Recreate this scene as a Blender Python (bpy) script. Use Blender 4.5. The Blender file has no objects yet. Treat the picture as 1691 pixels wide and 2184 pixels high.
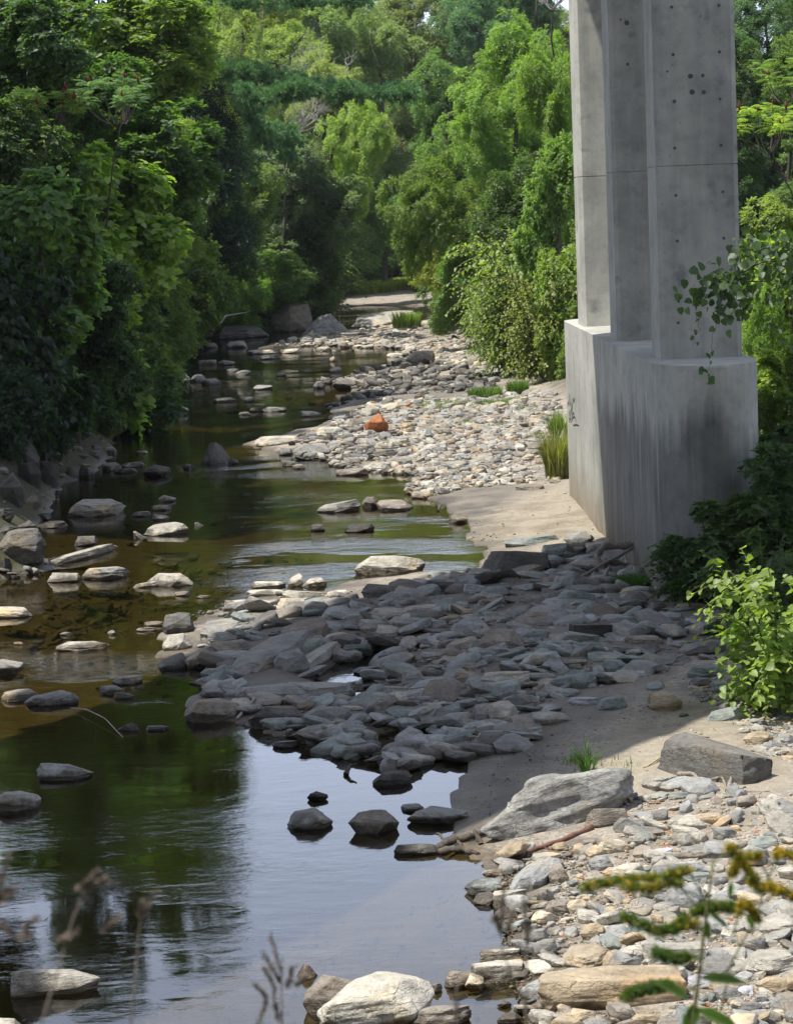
import bpy, bmesh, math, random
import numpy as np
from mathutils import Vector, Matrix

S = bpy.context.scene
COL = S.collection
rad = math.radians
random.seed(7)

# ------------------------------------------------------------------ camera
CAM_H, FPX, PITCH, ROLL = 6.2, 5614.0, rad(6.56), rad(2.2)
CX, CY = 845.5, 1092.0
cp, sp_ = math.cos(PITCH), math.sin(PITCH)
cr, sr = math.cos(ROLL), math.sin(ROLL)
RIGHT = np.array([1.0, 0, 0]); UP = np.array([0, sp_, cp]); FWD = np.array([0, cp, -sp_])
camd = bpy.data.cameras.new('camera'); cam = bpy.data.objects.new('camera', camd); COL.objects.link(cam)
camd.sensor_fit = 'VERTICAL'; camd.sensor_height = 36.0; camd.lens = 36.0 * FPX / 2184.0
camd.clip_start = 0.2; camd.clip_end = 3000.0
X_ = cr * RIGHT - sr * UP; Y_ = sr * RIGHT + cr * UP
cam.matrix_world = Matrix(((X_[0], Y_[0], -FWD[0], 0), (X_[1], Y_[1], -FWD[1], 0), (X_[2], Y_[2], -FWD[2], CAM_H), (0, 0, 0, 1)))
camd.dof.use_dof = True; camd.dof.focus_distance = 36.0; camd.dof.aperture_fstop = 9.0
S.camera = cam

# ------------------------------------------------------------------ sky, sun, exposure
SUNH = (0.42, 0.17)                       # metres travelled right / away per metre of drop
SUN_EL = math.atan2(1.0, math.hypot(*SUNH))
to_sun = Vector((-SUNH[0], -SUNH[1], 1.0)).normalized()
w = bpy.data.worlds.new('World'); S.world = w; w.use_nodes = True
nt = w.node_tree; bg = nt.nodes['Background']
sky = nt.nodes.new('ShaderNodeTexSky'); sky.sky_type = 'NISHITA'; sky.sun_disc = False
sky.sun_elevation = SUN_EL; sky.sun_rotation = math.atan2(to_sun.x, to_sun.y)
sky.air_density = 1.0; sky.dust_density = 1.2; sky.ozone_density = 1.5
tc = nt.nodes.new('ShaderNodeTexCoord')
mp = nt.nodes.new('ShaderNodeMapping'); mp.inputs['Scale'].default_value = (1.4, 1.4, 5.0)
cn = nt.nodes.new('ShaderNodeTexNoise'); cn.inputs['Scale'].default_value = 1.6; cn.inputs['Detail'].default_value = 7; cn.inputs['Roughness'].default_value = 0.55
crp = nt.nodes.new('ShaderNodeValToRGB'); crp.color_ramp.elements[0].position = 0.42; crp.color_ramp.elements[1].position = 0.68
mx = nt.nodes.new('ShaderNodeMix'); mx.data_type = 'RGBA'; mx.inputs[7].default_value = (7.6, 7.8, 9.0, 1)
mm = nt.nodes.new('ShaderNodeMath'); mm.operation = 'MULTIPLY_ADD'; mm.inputs[1].default_value = 0.55; mm.inputs[2].default_value = 0.25
nt.links.new(tc.outputs['Generated'], mp.inputs[0]); nt.links.new(mp.outputs[0], cn.inputs['Vector'])
nt.links.new(cn.outputs[0], crp.inputs[0]); nt.links.new(crp.outputs[0], mm.inputs[0]); nt.links.new(mm.outputs[0], mx.inputs[0])
sx = nt.nodes.new('ShaderNodeSeparateXYZ'); nt.links.new(tc.outputs['Generated'], sx.inputs[0])
mr = nt.nodes.new('ShaderNodeMapRange'); mr.interpolation_type = 'SMOOTHSTEP'; nt.links.new(sx.outputs[2], mr.inputs[0])
mr.inputs[1].default_value = 0.62; mr.inputs[2].default_value = 0.12; mr.inputs[3].default_value = 0.0; mr.inputs[4].default_value = 0.62
m3 = nt.nodes.new('ShaderNodeMix'); m3.data_type = 'RGBA'; m3.inputs[7].default_value = (15.8, 18.6, 24.5, 1)
nt.links.new(sky.outputs[0], mx.inputs[6]); nt.links.new(mr.outputs[0], m3.inputs[0]); nt.links.new(mx.outputs[2], m3.inputs[6]); nt.links.new(m3.outputs[2], bg.inputs[0])
bg.inputs[1].default_value = 0.092
sund = bpy.data.lights.new('sun', 'SUN'); sun = bpy.data.objects.new('sun', sund); COL.objects.link(sun)
sund.energy = 5.0; sund.angle = rad(0.53); sund.color = (1.0, 0.95, 0.86)
sun.rotation_euler = to_sun.to_track_quat('Z', 'Y').to_euler()
S.view_settings.view_transform = 'Standard'; S.view_settings.look = 'None'
S.view_settings.exposure = 0.48; S.view_settings.gamma = 1.0
S.render.engine = 'CYCLES'
cy = S.cycles
cy.use_denoising = True; cy.max_bounces = 7; cy.diffuse_bounces = 3; cy.glossy_bounces = 3; cy.transmission_bounces = 4
cy.transparent_max_bounces = 8; cy.sample_clamp_indirect = 4.0; cy.caustics_reflective = False; cy.caustics_refractive = False

# ------------------------------------------------------------------ helpers
def ray(px, py):
    px = np.asarray(px, float); py = np.asarray(py, float)
    u = px - CX; v = CY - py
    u2 = u * cr + v * sr; v2 = -u * sr + v * cr
    return FWD * FPX + RIGHT * u2[..., None] + UP * v2[..., None]
def at_z(px, py, z=0.0):
    d = ray(px, py); t = (z - CAM_H) / d[..., 2]
    return np.array([0, 0, CAM_H]) + d * t[..., None]
def at_y(px, py, Y):
    d = ray(px, py); t = np.asarray(Y, float) / d[..., 1]
    return np.array([0, 0, CAM_H]) + d * t[..., None]
def project(p):
    q = np.asarray(p, float) - np.array([0, 0, CAM_H])
    dz = q @ FWD; u2 = q @ RIGHT / dz * FPX; v2 = q @ UP / dz * FPX
    return CX + u2 * cr - v2 * sr, CY - (u2 * sr + v2 * cr)

def hash2(ix, iy, s):
    n = (ix.astype(np.int64) * 374761393 + iy.astype(np.int64) * 668265263 + s * 974711) & 0x7fffffff
    n = ((n ^ (n >> 13)) * 1274126177) & 0x7fffffff
    return ((n ^ (n >> 16)) & 0xffff) / 65535.0
def vnoise(x, y, s=0):
    ix = np.floor(x); iy = np.floor(y); fx = x - ix; fy = y - iy
    fx = fx * fx * (3 - 2 * fx); fy = fy * fy * (3 - 2 * fy)
    a = hash2(ix, iy, s); b = hash2(ix + 1, iy, s); c = hash2(ix, iy + 1, s); d = hash2(ix + 1, iy + 1, s)
    return a + (b - a) * fx + (c - a) * fy + (a - b - c + d) * fx * fy
def fbm(x, y, o=4, s=0):
    r = 0; a = 0.5
    for i in range(o):
        r = r + a * (vnoise(x, y, s + i) - 0.5); x = x * 2.03 + 11.3; y = y * 2.03 + 5.7; a *= 0.5
    return r
def noise3(p, f, s=0):
    return (fbm(p[:, 0] * f + p[:, 2] * f * .7, p[:, 1] * f - p[:, 2] * f * .5, 3, s) + fbm(p[:, 1] * f + 31, p[:, 2] * f + 7, 3, s + 9)) * 0.7
def unit(v):
    return v / np.maximum(np.linalg.norm(v, axis=-1, keepdims=True), 1e-9)

def in_poly(px, py, poly):
    r = np.zeros(px.shape, bool); n = len(poly)
    for i in range(n):
        x0, y0 = poly[i]; x1, y1 = poly[(i + 1) % n]
        c = ((y0 > py) != (y1 > py)) & (px < (x1 - x0) * (py - y0) / ((y1 - y0) if y1 != y0 else 1e-9) + x0)
        r ^= c
    return r
def sdist(px, py, poly):
    d = np.full(px.shape, 1e9); n = len(poly)
    for i in range(n):
        x0, y0 = poly[i]; x1, y1 = poly[(i + 1) % n]
        ex, ey = x1 - x0, y1 - y0; l2 = ex * ex + ey * ey + 1e-12
        t = np.clip(((px - x0) * ex + (py - y0) * ey) / l2, 0, 1)
        d = np.minimum(d, (px - x0 - t * ex) ** 2 + (py - y0 - t * ey) ** 2)
    d = np.sqrt(d)
    return np.where(in_poly(px, py, poly), d, -d)      # positive inside

def mesh_np(name, V, F, mats=(), attr=None, smooth=False, colattr=None, fattr=None):
    V = np.ascontiguousarray(V, np.float32); F = np.ascontiguousarray(F, np.int32); k = F.shape[1]
    me = bpy.data.meshes.new(name)
    me.vertices.add(len(V)); me.vertices.foreach_set('co', V.ravel())
    me.loops.add(F.size); me.loops.foreach_set('vertex_index', F.ravel())
    me.polygons.add(len(F)); me.polygons.foreach_set('loop_start', np.arange(0, F.size, k, dtype=np.int32))
    me.polygons.foreach_set('loop_total', np.full(len(F), k, np.int32))
    if attr is not None:
        for an, av in attr.items():
            a = me.attributes.new(an, 'FLOAT', 'POINT'); a.data.foreach_set('value', np.ascontiguousarray(av, np.float32))
    if fattr is not None:
        for an, av in fattr.items():
            a = me.attributes.new(an, 'FLOAT', 'FACE'); a.data.foreach_set('value', np.ascontiguousarray(av, np.float32))
    if colattr is not None:
        a = me.attributes.new('tint', 'FLOAT_COLOR', 'POINT'); a.data.foreach_set('color', np.ascontiguousarray(colattr, np.float32).ravel())
    if smooth: me.polygons.foreach_set('use_smooth', np.ones(len(F), bool))
    for m in mats: me.materials.append(m)
    me.update(); me.validate()
    return me
def link(name, me, parent=None, loc=None):
    o = bpy.data.objects.new(name, me); COL.objects.link(o)
    if parent is not None: o.parent = parent
    if loc is not None: o.location = loc
    return o
def tag(o, label=None, cat=None, group=None, kind=None):
    if label: o['label'] = label
    if cat: o['category'] = cat
    if group: o['group'] = group
    if kind: o['kind'] = kind
    return o
def thing(name, label, cat, loc=(0, 0, 0), group=None):
    o = bpy.data.objects.new(name, None); COL.objects.link(o); o.location = loc; o.empty_display_size = 0.2
    return tag(o, label, cat, group)

class Tubes:
    def __init__(s): s.V = []; s.F = []; s.n = 0
    def add(s, pts, radii, k=6, cap=True):
        pts = np.asarray(pts, float); m = len(pts); radii = np.broadcast_to(np.asarray(radii, float), (m,))
        tan = unit(np.gradient(pts, axis=0)); ref = np.array([0.31, 0.17, 0.93])
        a = unit(np.cross(tan, ref)); b = np.cross(tan, a)
        ang = np.arange(k) * 2 * math.pi / k
        ring = pts[:, None] + radii[:, None, None] * (a[:, None] * np.cos(ang)[None, :, None] + b[:, None] * np.sin(ang)[None, :, None])
        s.V.append(ring.reshape(-1, 3))
        i = np.arange(m - 1)[:, None] * k; j = np.arange(k)[None]; j2 = (j + 1) % k
        f = np.stack([i + j, i + j2, i + k + j2, i + k + j], -1).reshape(-1, 4) + s.n
        s.F.append(f); s.n += m * k
        if cap:
            for e, base in ((0, s.n - m * k), (m - 1, s.n - k)):
                s.V.append(pts[e][None]); c = s.n; s.n += 1
                jj = np.arange(k)
                q = np.stack([base + jj, base + (jj + 1) % k, np.full(k, c), np.full(k, c)], -1)
                s.F.append(q)
    def mesh(s, name, mat, smooth=True):
        V = np.concatenate(s.V); F = np.concatenate(s.F)
        tri = F[:, 2] == F[:, 3]
        me = bpy.data.meshes.new(name)
        me.from_pydata(V.tolist(), [], [tuple(f[:3]) if t else tuple(f) for f, t in zip(F.tolist(), tri.tolist())])
        me.materials.append(mat)
        if smooth: me.polygons.foreach_set('use_smooth', np.ones(len(me.polygons), bool))
        return me
def curve_pts(p0, p1, n=8, bend=(0, 0, 0), wob=0.0, seed=0):
    t = np.linspace(0, 1, n)[:, None]; p0 = np.asarray(p0, float); p1 = np.asarray(p1, float)
    r = np.random.RandomState(seed)
    q = p0 + (p1 - p0) * t + np.asarray(bend, float) * (4 * t * (1 - t))
    if wob: q[1:-1] += r.normal(0, wob, (n - 2, 3))
    return q

# ------------------------------------------------------------------ materials
def mat(name):
    m = bpy.data.materials.new(name); m.use_nodes = True
    m.node_tree.nodes.clear(); return m, m.node_tree
def N(nt, t, **kw):
    n = nt.nodes.new(t)
    for k, v in kw.items():
        if k in n.inputs: n.inputs[k].default_value = v
        else: setattr(n, k, v)
    return n
def mixc(nt, a, b, f, blend='MIX'):
    n = nt.nodes.new('ShaderNodeMix'); n.data_type = 'RGBA'; n.blend_type = blend
    for i, v in ((0, f), (6, a), (7, b)):
        if hasattr(v, 'is_linked') or isinstance(v, bpy.types.NodeSocket): nt.links.new(v, n.inputs[i])
        elif i == 0: n.inputs[0].default_value = v
        else: n.inputs[i].default_value = (*v, 1) if len(v) == 3 else v
    return n.outputs[2]
def math_(nt, op, a, b=None, clamp=False):
    n = nt.nodes.new('ShaderNodeMath'); n.operation = op; n.use_clamp = clamp
    for i, v in ((0, a), (1, b)):
        if v is None: continue
        if isinstance(v, bpy.types.NodeSocket): nt.links.new(v, n.inputs[i])
        else: n.inputs[i].default_value = v
    return n.outputs[0]
def maprange(nt, v, a, b, c=0.0, d=1.0):
    n = nt.nodes.new('ShaderNodeMapRange'); nt.links.new(v, n.inputs[0])
    n.inputs[1].default_value = a; n.inputs[2].default_value = b; n.inputs[3].default_value = c; n.inputs[4].default_value = d
    return n.outputs[0]
def noise(nt, vec, scale, detail=4, rough=0.55):
    n = N(nt, 'ShaderNodeTexNoise', Scale=scale, Detail=detail, Roughness=rough); nt.links.new(vec, n.inputs['Vector']); return n.outputs[0]
def mapping(nt, vec, scale=(1, 1, 1), rot=(0, 0, 0), loc=(0, 0, 0)):
    n = nt.nodes.new('ShaderNodeMapping'); nt.links.new(vec, n.inputs[0])
    n.inputs['Scale'].default_value = scale; n.inputs['Rotation'].default_value = rot; n.inputs['Location'].default_value = loc
    return n.outputs[0]
def finish(nt, col, rough, height=None, strength=0.5, dist=0.02, spec=0.4):
    p = N(nt, 'ShaderNodeBsdfPrincipled'); o = nt.nodes.new('ShaderNodeOutputMaterial')
    for s, v in (('Base Color', col), ('Roughness', rough)):
        if isinstance(v, bpy.types.NodeSocket): nt.links.new(v, p.inputs[s])
        else: p.inputs[s].default_value = (*v, 1) if s == 'Base Color' else v
    p.inputs['Specular IOR Level'].default_value = spec
    if height is not None:
        b = N(nt, 'ShaderNodeBump', Strength=strength, Distance=dist); nt.links.new(height, b.inputs['Height']); nt.links.new(b.outputs[0], p.inputs['Normal'])
    nt.links.new(p.outputs[0], o.inputs[0])
    return p

def rock_mat(name, source, schist=False):
    m, nt = mat(name)
    g = N(nt, 'ShaderNodeNewGeometry'); pos = g.outputs['Position']
    if source == 'object':
        oi = N(nt, 'ShaderNodeObjectInfo'); tint = oi.outputs['Color']
        va = N(nt, 'ShaderNodeVectorMath', operation='ADD'); nt.links.new(pos, va.inputs[0])
        mu = math_(nt, 'MULTIPLY', oi.outputs['Random'], 37.0); nt.links.new(mu, va.inputs[1]); v = va.outputs[0]
        tco = N(nt, 'ShaderNodeTexCoord').outputs['Object']
    else:
        a = N(nt, 'ShaderNodeAttribute', attribute_name='tint'); tint = a.outputs['Color']; v = pos; tco = pos
    n1 = noise(nt, v, 3.5, 5, 0.6); n2 = noise(nt, v, 22, 4, 0.65)
    lay = noise(nt, mapping(nt, tco if schist else v, (2.6, 8, 11) if schist else (3, 7, 38), (0.25, 0.2, 0.15) if schist else (0.35, 0.25, 0.4)), 1.0, 6, 0.68)
    f = math_(nt, 'ADD', maprange(nt, n1, .3, .7, .55, 1.15), maprange(nt, n2, .3, .7, -.16, .16))
    f = math_(nt, 'ADD', f, maprange(nt, lay, .32, .68, -.26 if schist else -.10, .26 if schist else .10))
    gray = N(nt, 'ShaderNodeCombineColor'); [nt.links.new(f, gray.inputs[i]) for i in range(3)]
    c = mixc(nt, tint, gray.outputs[0], 1.0, 'MULTIPLY')
    # rusty / pale veining
    c = mixc(nt, c, mixc(nt, c, (1.45, 1.2, .85), 1.0, 'MULTIPLY'), maprange(nt, noise(nt, v, 1.7, 3), .55, .75))
    # dried silt lying on faces that look up
    nz = N(nt, 'ShaderNodeSeparateXYZ'); nt.links.new(g.outputs['Normal'], nz.inputs[0])
    du = math_(nt, 'MULTIPLY', maprange(nt, nz.outputs[2], .35, .95), maprange(nt, noise(nt, v, 2.6, 4), .42, .62))
    c = mixc(nt, c, mixc(nt, (.35, .33, .285), c, 0.70), math_(nt, 'MULTIPLY', du, .75))
    # damp band over the water line
    pz = N(nt, 'ShaderNodeSeparateXYZ'); nt.links.new(pos, pz.inputs[0])
    lvl = math_(nt, 'ADD', pz.outputs[2], maprange(nt, n1, .3, .7, -.05, .07))
    wet = maprange(nt, lvl, .075, .115, 1, 0)
    c = mixc(nt, c, mixc(nt, c, (.40, .37, .33), 1.0, 'MULTIPLY'), wet)
    vc = N(nt, 'ShaderNodeTexVoronoi', Scale=2.6, feature='DISTANCE_TO_EDGE'); wv = N(nt, 'ShaderNodeVectorMath', operation='ADD'); nt.links.new(mapping(nt, v, (1, 2.2, 3.2), (.3, .2, .5)), wv.inputs[0])
    nd = N(nt, 'ShaderNodeTexNoise', Scale=3.0, Detail=4); nt.links.new(v, nd.inputs['Vector']); nt.links.new(nd.outputs['Color'], wv.inputs[1]); nt.links.new(wv.outputs[0], vc.inputs['Vector'])
    crack = math_(nt, 'MULTIPLY', maprange(nt, vc.outputs['Distance'], 0, .035, 1, 0), maprange(nt, n1, .45, .6))
    c = mixc(nt, c, mixc(nt, c, (.45, .43, .40), 1.0, 'MULTIPLY'), math_(nt, 'MULTIPLY', crack, .4))
    sp = maprange(nt, noise(nt, v, 7.5, 5, .7), .56, .68); c = mixc(nt, c, mixc(nt, c, (.60, .57, .52), 1.0, 'MULTIPLY'), math_(nt, 'MULTIPLY', sp, .7))
    n2 = math_(nt, 'SUBTRACT', n2, math_(nt, 'MULTIPLY', crack, .5))
    cr_ = math_(nt, 'ADD', math_(nt, 'MULTIPLY', lay, 1.2 if schist else .45), math_(nt, 'MULTIPLY', n2, .6))
    finish(nt, c, maprange(nt, wet, 0, 1, .82, .38), math_(nt, 'ADD', cr_, n1), .9, .03, .3)
    return m
M_ROCK = rock_mat('river_rock', 'object'); M_COB = rock_mat('river_cobble', 'attr'); M_SCH = rock_mat('streaked_schist', 'object', True)

def leaf_mat(name, trans=0.58, gloss=0.03, sat=1.0):
    m, nt = mat(name)
    oi = N(nt, 'ShaderNodeObjectInfo'); a = N(nt, 'ShaderNodeAttribute', attribute_name='v')
    f = maprange(nt, a.outputs['Fac'], 0, 1, .62, 1.38)
    gray = N(nt, 'ShaderNodeCombineColor'); [nt.links.new(f, gray.inputs[i]) for i in range(3)]
    c = mixc(nt, oi.outputs['Color'], gray.outputs[0], 1.0, 'MULTIPLY')
    yl = maprange(nt, a.outputs['Fac'], .9, 1.0, 0, .55)
    c = mixc(nt, c, mixc(nt, c, (1.7, 1.25, .7), 1.0, 'MULTIPLY'), yl)
    d = N(nt, 'ShaderNodeBsdfDiffuse'); nt.links.new(c, d.inputs[0])
    t = N(nt, 'ShaderNodeBsdfTranslucent'); nt.links.new(mixc(nt, c, (1.65, 1.85, .75), 1.0, 'MULTIPLY'), t.inputs[0])
    ms = N(nt, 'ShaderNodeMixShader'); ms.inputs[0].default_value = trans
    nt.links.new(d.outputs[0], ms.inputs[1]); nt.links.new(t.outputs[0], ms.inputs[2])
    gl = N(nt, 'ShaderNodeBsdfGlossy', Roughness=.5); gl.inputs[0].default_value = (.9, .95, 1, 1)
    m2 = N(nt, 'ShaderNodeMixShader'); m2.inputs[0].default_value = gloss
    nt.links.new(ms.outputs[0], m2.inputs[1]); nt.links.new(gl.outputs[0], m2.inputs[2])
    o = nt.nodes.new('ShaderNodeOutputMaterial'); nt.links.new(m2.outputs[0], o.inputs[0])
    return m
M_LEAF = leaf_mat('broad_leaf'); M_KNOT = leaf_mat('knotweed_leaf', .5, .03); M_PINE = leaf_mat('pine_needle', .3, .02)
M_GRASS = leaf_mat('grass_blade', .5, .03)

def simple_mat(name, c1, c2, scale, rough=.8, bump=.5, stretch=(1, 1, 1), dist=.02):
    m, nt = mat(name)
    v = mapping(nt, N(nt, 'ShaderNodeTexCoord').outputs['Object'], stretch)
    n = noise(nt, v, scale, 5, .6)
    finish(nt, mixc(nt, c1, c2, maprange(nt, n, .3, .7)), rough, n, bump, dist, .3)
    return m
M_BARK = simple_mat('bark', (.045, .036, .028), (.13, .11, .09), 6, .9, .9, (3, 3, .6))
M_DEAD = simple_mat('dead_wood', (.22, .20, .18), (.42, .39, .36), 9, .85, .7, (4, 4, 1))
M_DRIFT = simple_mat('drift_wood', (.14, .115, .09), (.38, .34, .29), 14, .85, .9, (3, 3, 3))
M_RUST = simple_mat('reddish_branch', (.10, .045, .03), (.22, .12, .085), 12, .7, .6)
M_STRAW = simple_mat('dry_straw', (.30, .22, .12), (.48, .38, .22), 12, .7, .2)
M_SEED = simple_mat('dry_seed_head', (.12, .10, .085), (.26, .22, .18), 40, .9, .2)
M_STEM = simple_mat('green_stem', (.07, .09, .03), (.14, .15, .06), 20, .6, .2)
M_RED = simple_mat('sumac_fruit', (.11, .012, .012), (.22, .03, .02), 60, .8, .8)
M_GOLD = simple_mat('goldenrod_floret', (.42, .27, .012), (.58, .42, .03), 90, .8, .3)
M_BLACK = simple_mat('black_paint', (.012, .012, .014), (.03, .03, .035), 20, .5, .05)
M_HOLE = simple_mat('dark_hole', (.07, .07, .068), (.13, .13, .125), 30, .9, .3)

def concrete(name, streaks):
    m, nt = mat(name)
    v = N(nt, 'ShaderNodeTexCoord').outputs['Object']
    big = noise(nt, v, .9, 5, .6); mid = noise(nt, v, 5, 5, .65); fine = noise(nt, v, 60, 3, .6)
    st = noise(nt, mapping(nt, v, (2.2, 2.2, .13)), 1.0, 4, .6); st2 = noise(nt, mapping(nt, v, (6.5, 6.5, .22)), 1.0, 4, .65)
    c = mixc(nt, (.34, .34, .305), (.49, .48, .43), maprange(nt, big, .35, .65))
    c = mixc(nt, c, mixc(nt, c, (.80, .81, .84), 1.0, 'MULTIPLY'), maprange(nt, mid, .45, .7))
    if streaks:
        z = N(nt, 'ShaderNodeSeparateXYZ'); nt.links.new(v, z.inputs[0])
        low = maprange(nt, math_(nt, 'ADD', z.outputs[2], math_(nt, 'MULTIPLY', noise(nt, mapping(nt, v, (.9, .9, .12)), 1.0, 4, .7), 2.6)), 4.45, 3.95)
        near_ = maprange(nt, math_(nt, 'ADD', z.outputs[1], math_(nt, 'MULTIPLY', big, 3.0)), 50.0, 47.5)
        low = math_(nt, 'MULTIPLY', low, math_(nt, 'ADD', math_(nt, 'MULTIPLY', near_, .75), .25))
        c = mixc(nt, c, mixc(nt, c, (.44, .45, .46), 1.0, 'MULTIPLY'), math_(nt, 'MULTIPLY', low, .95))
        s1 = math_(nt, 'MULTIPLY', maprange(nt, st, .45, .66), math_(nt, 'ADD', math_(nt, 'MULTIPLY', low, .45), .1))
        c = mixc(nt, c, mixc(nt, c, (.50, .45, .42), 1.0, 'MULTIPLY'), s1)
        drip = math_(nt, 'MULTIPLY', maprange(nt, st2, .58, .64), maprange(nt, noise(nt, mapping(nt, v, (.8, .8, .35), (0, 0, 0), (5, 2, 1)), 1.0, 3), .5, .62))
        c = mixc(nt, c, mixc(nt, c, (.45, .37, .32), 1.0, 'MULTIPLY'), math_(nt, 'MULTIPLY', drip, .75))
        pale = math_(nt, 'MULTIPLY', maprange(nt, st2, .40, .33), maprange(nt, noise(nt, mapping(nt, v, (.6, .6, .3), (0, 0, 0), (9, 4, 1)), 1.0, 3), .48, .6))
        c = mixc(nt, c, (.46, .45, .44), math_(nt, 'MULTIPLY', pale, .7))
        foot = maprange(nt, math_(nt, 'ADD', z.outputs[2], math_(nt, 'MULTIPLY', mid, .5)), 1.5, .35)
        c = mixc(nt, c, mixc(nt, c, (.72, .60, .46), 1.0, 'MULTIPLY'), foot)
        gr = math_(nt, 'MULTIPLY', maprange(nt, noise(nt, mapping(nt, v, (1.2, 1.2, .5), (0, 0, 0), (3, 1, 0)), 1.0, 2), .6, .72), .4)
        c = mixc(nt, c, mixc(nt, c, (.62, .85, .5), 1.0, 'MULTIPLY'), gr)
    else:
        c = mixc(nt, c, mixc(nt, c, (.74, .75, .78), 1.0, 'MULTIPLY'), math_(nt, 'MULTIPLY', maprange(nt, st, .48, .66), .8))
        c = mixc(nt, c, mixc(nt, c, (.62, .62, .64), 1.0, 'MULTIPLY'), maprange(nt, noise(nt, v, 2.2, 3), .62, .75))
    h = math_(nt, 'ADD', math_(nt, 'MULTIPLY', fine, .4), mid)
    pit = N(nt, 'ShaderNodeTexVoronoi', Scale=7.0); nt.links.new(v, pit.inputs['Vector'])
    pm = maprange(nt, pit.outputs['Distance'], .05, .09)
    c = mixc(nt, mixc(nt, c, (.55, .55, .55), 1.0, 'MULTIPLY'), c, pm)
    finish(nt, c, .85, h, .25, .01, .25)
    return m
M_CON = concrete('column_concrete', False); M_CONB = concrete('stained_concrete', True)

# ------------------------------------------------------------------ shore lines (photo measurements turned into ground positions)
def W(pts, z=0.0):
    a = np.array(pts, float); return [tuple(p[:2]) for p in at_z(a[:, 0], a[:, 1], z)]
R_SHORE = W([(1120, 2184), (1105, 2130), (1062, 2070), (1072, 1990), (1055, 1930), (1012, 1900), (1018, 1850), (975, 1818), (950, 1796),
    (975, 1760), (955, 1710), (985, 1660), (1008, 1628), (960, 1615), (890, 1632), (862, 1668), (800, 1648), (785, 1618), (715, 1602), (660, 1588), (590, 1566),
    (520, 1546), (455, 1540), (405, 1505), (430, 1465), (480, 1430), (430, 1412), (330, 1400), (335, 1352), (420, 1318), (500, 1292), (560, 1268), (700, 1262),
    (760, 1240), (900, 1222), (1008, 1222), (1026, 1196), (1032, 1172), (975, 1150), (1000, 1132), (985, 1105), (940, 1078), (875, 1052), (905, 1022),
    (860, 1012), (760, 1003), (700, 985), (640, 980), (540, 955), (535, 945), (640, 918), (700, 902), (715, 880), (700, 862), (780, 838), (690, 816),
    (730, 803), (800, 782), (872, 768), (850, 746), (760, 740), (650, 736), (545, 744), (625, 722), (720, 706), (840, 692), (905, 684), (930, 668), (880, 655), (780, 652)])
L_SHORE = W([(700, 660), (650, 680), (640, 700), (560, 706), (450, 716), (335, 724), (318, 745), (300, 775), (350, 800), (330, 825), (285, 852), (292, 880), (245, 925), (240, 962),
    (200, 1008), (130, 1035), (100, 1100), (72, 1160), (100, 1212), (0, 1240)])
WATER_POLY = [(2.5, 13.0)] + R_SHORE + L_SHORE + [(-8.5, 38.0), (-9.5, 25.0), (-9.5, 13.0)]
PUDDLES = [W([(664, 1450), (730, 1408), (790, 1386), (850, 1388), (835, 1424), (770, 1452), (700, 1468)]), W([(712, 1500), (770, 1466), (805, 1478), (750, 1514)]),
    W([(798, 1606), (812, 1560), (876, 1558), (864, 1606), (818, 1622)]), W([(930, 2184), (945, 2110), (1000, 2085), (1090, 2110), (1110, 2184)]),
    W([(895, 1562), (950, 1548), (948, 1572), (902, 1580)])]
R_BANK = W([(1691, 1480), (1640, 1440), (1560, 1360), (1480, 1300), (1430, 1210), (1400, 1172)], .3) + [(5.3, 46.0), (4.8, 56.0)] + \
    W([(1205, 985), (1200, 880), (1120, 820), (1060, 790), (1010, 740), (940, 690), (915, 650)], .2) + [(3, 200), (5, 330), (200, 330), (200, 30.0), (8.0, 22.0)]
L_BANK = L_SHORE + [(-8.5, 38.0), (-9.5, 25.0), (-10.5, 5.0), (-200, 5.0), (-200, 330.0), (-3.0, 330.0), (-1.0, 190.0), W([(700, 645)])[0]]
SAND = [W([(1180, 1700), (1215, 1600), (1320, 1545), (1460, 1490), (1570, 1520), (1610, 1580), (1691, 1610), (1691, 1680), (1640, 1690), (1400, 1680)], .25),
    W([(975, 1160), (1000, 1120), (1080, 1080), (1200, 1035), (1290, 1120), (1290, 1160), (1100, 1160)], .15)]
MUD = [W([(440, 1330), (520, 1290), (770, 1260), (1030, 1235), (1280, 1190), (1420, 1230), (1500, 1340), (1560, 1400), (1380, 1440), (1230, 1480), (1100, 1600), (830, 1640), (600, 1560), (440, 1480), (410, 1400)], .1),
    W([(1010, 1620), (1180, 1440), (1300, 1400), (1480, 1400), (1400, 1480), (1230, 1590), (1150, 1700), (1030, 1780), (975, 1740)], .1),
    W([(850, 1062), (1010, 1020), (1130, 1010), (1150, 1050), (980, 1110)], .1), W([(690, 870), (800, 845), (1050, 800), (1060, 850), (850, 870), (740, 890)], .1),
    W([(1030, 1850), (1150, 1800), (1180, 2100), (1070, 2150), (1050, 1960)], .1)]
def wat_sd(x, y):
    d = sdist(x, y, WATER_POLY)
    d = d + fbm(x * 1.1, y * .9, 4, 41) * np.clip(y * .012, .25, .9)
    for p in PUDDLES: d = np.maximum(d, (sdist(x, y, p) + fbm(x * 3, y * 3, 3, 43) * .12) * 2.5)
    return d
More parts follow.
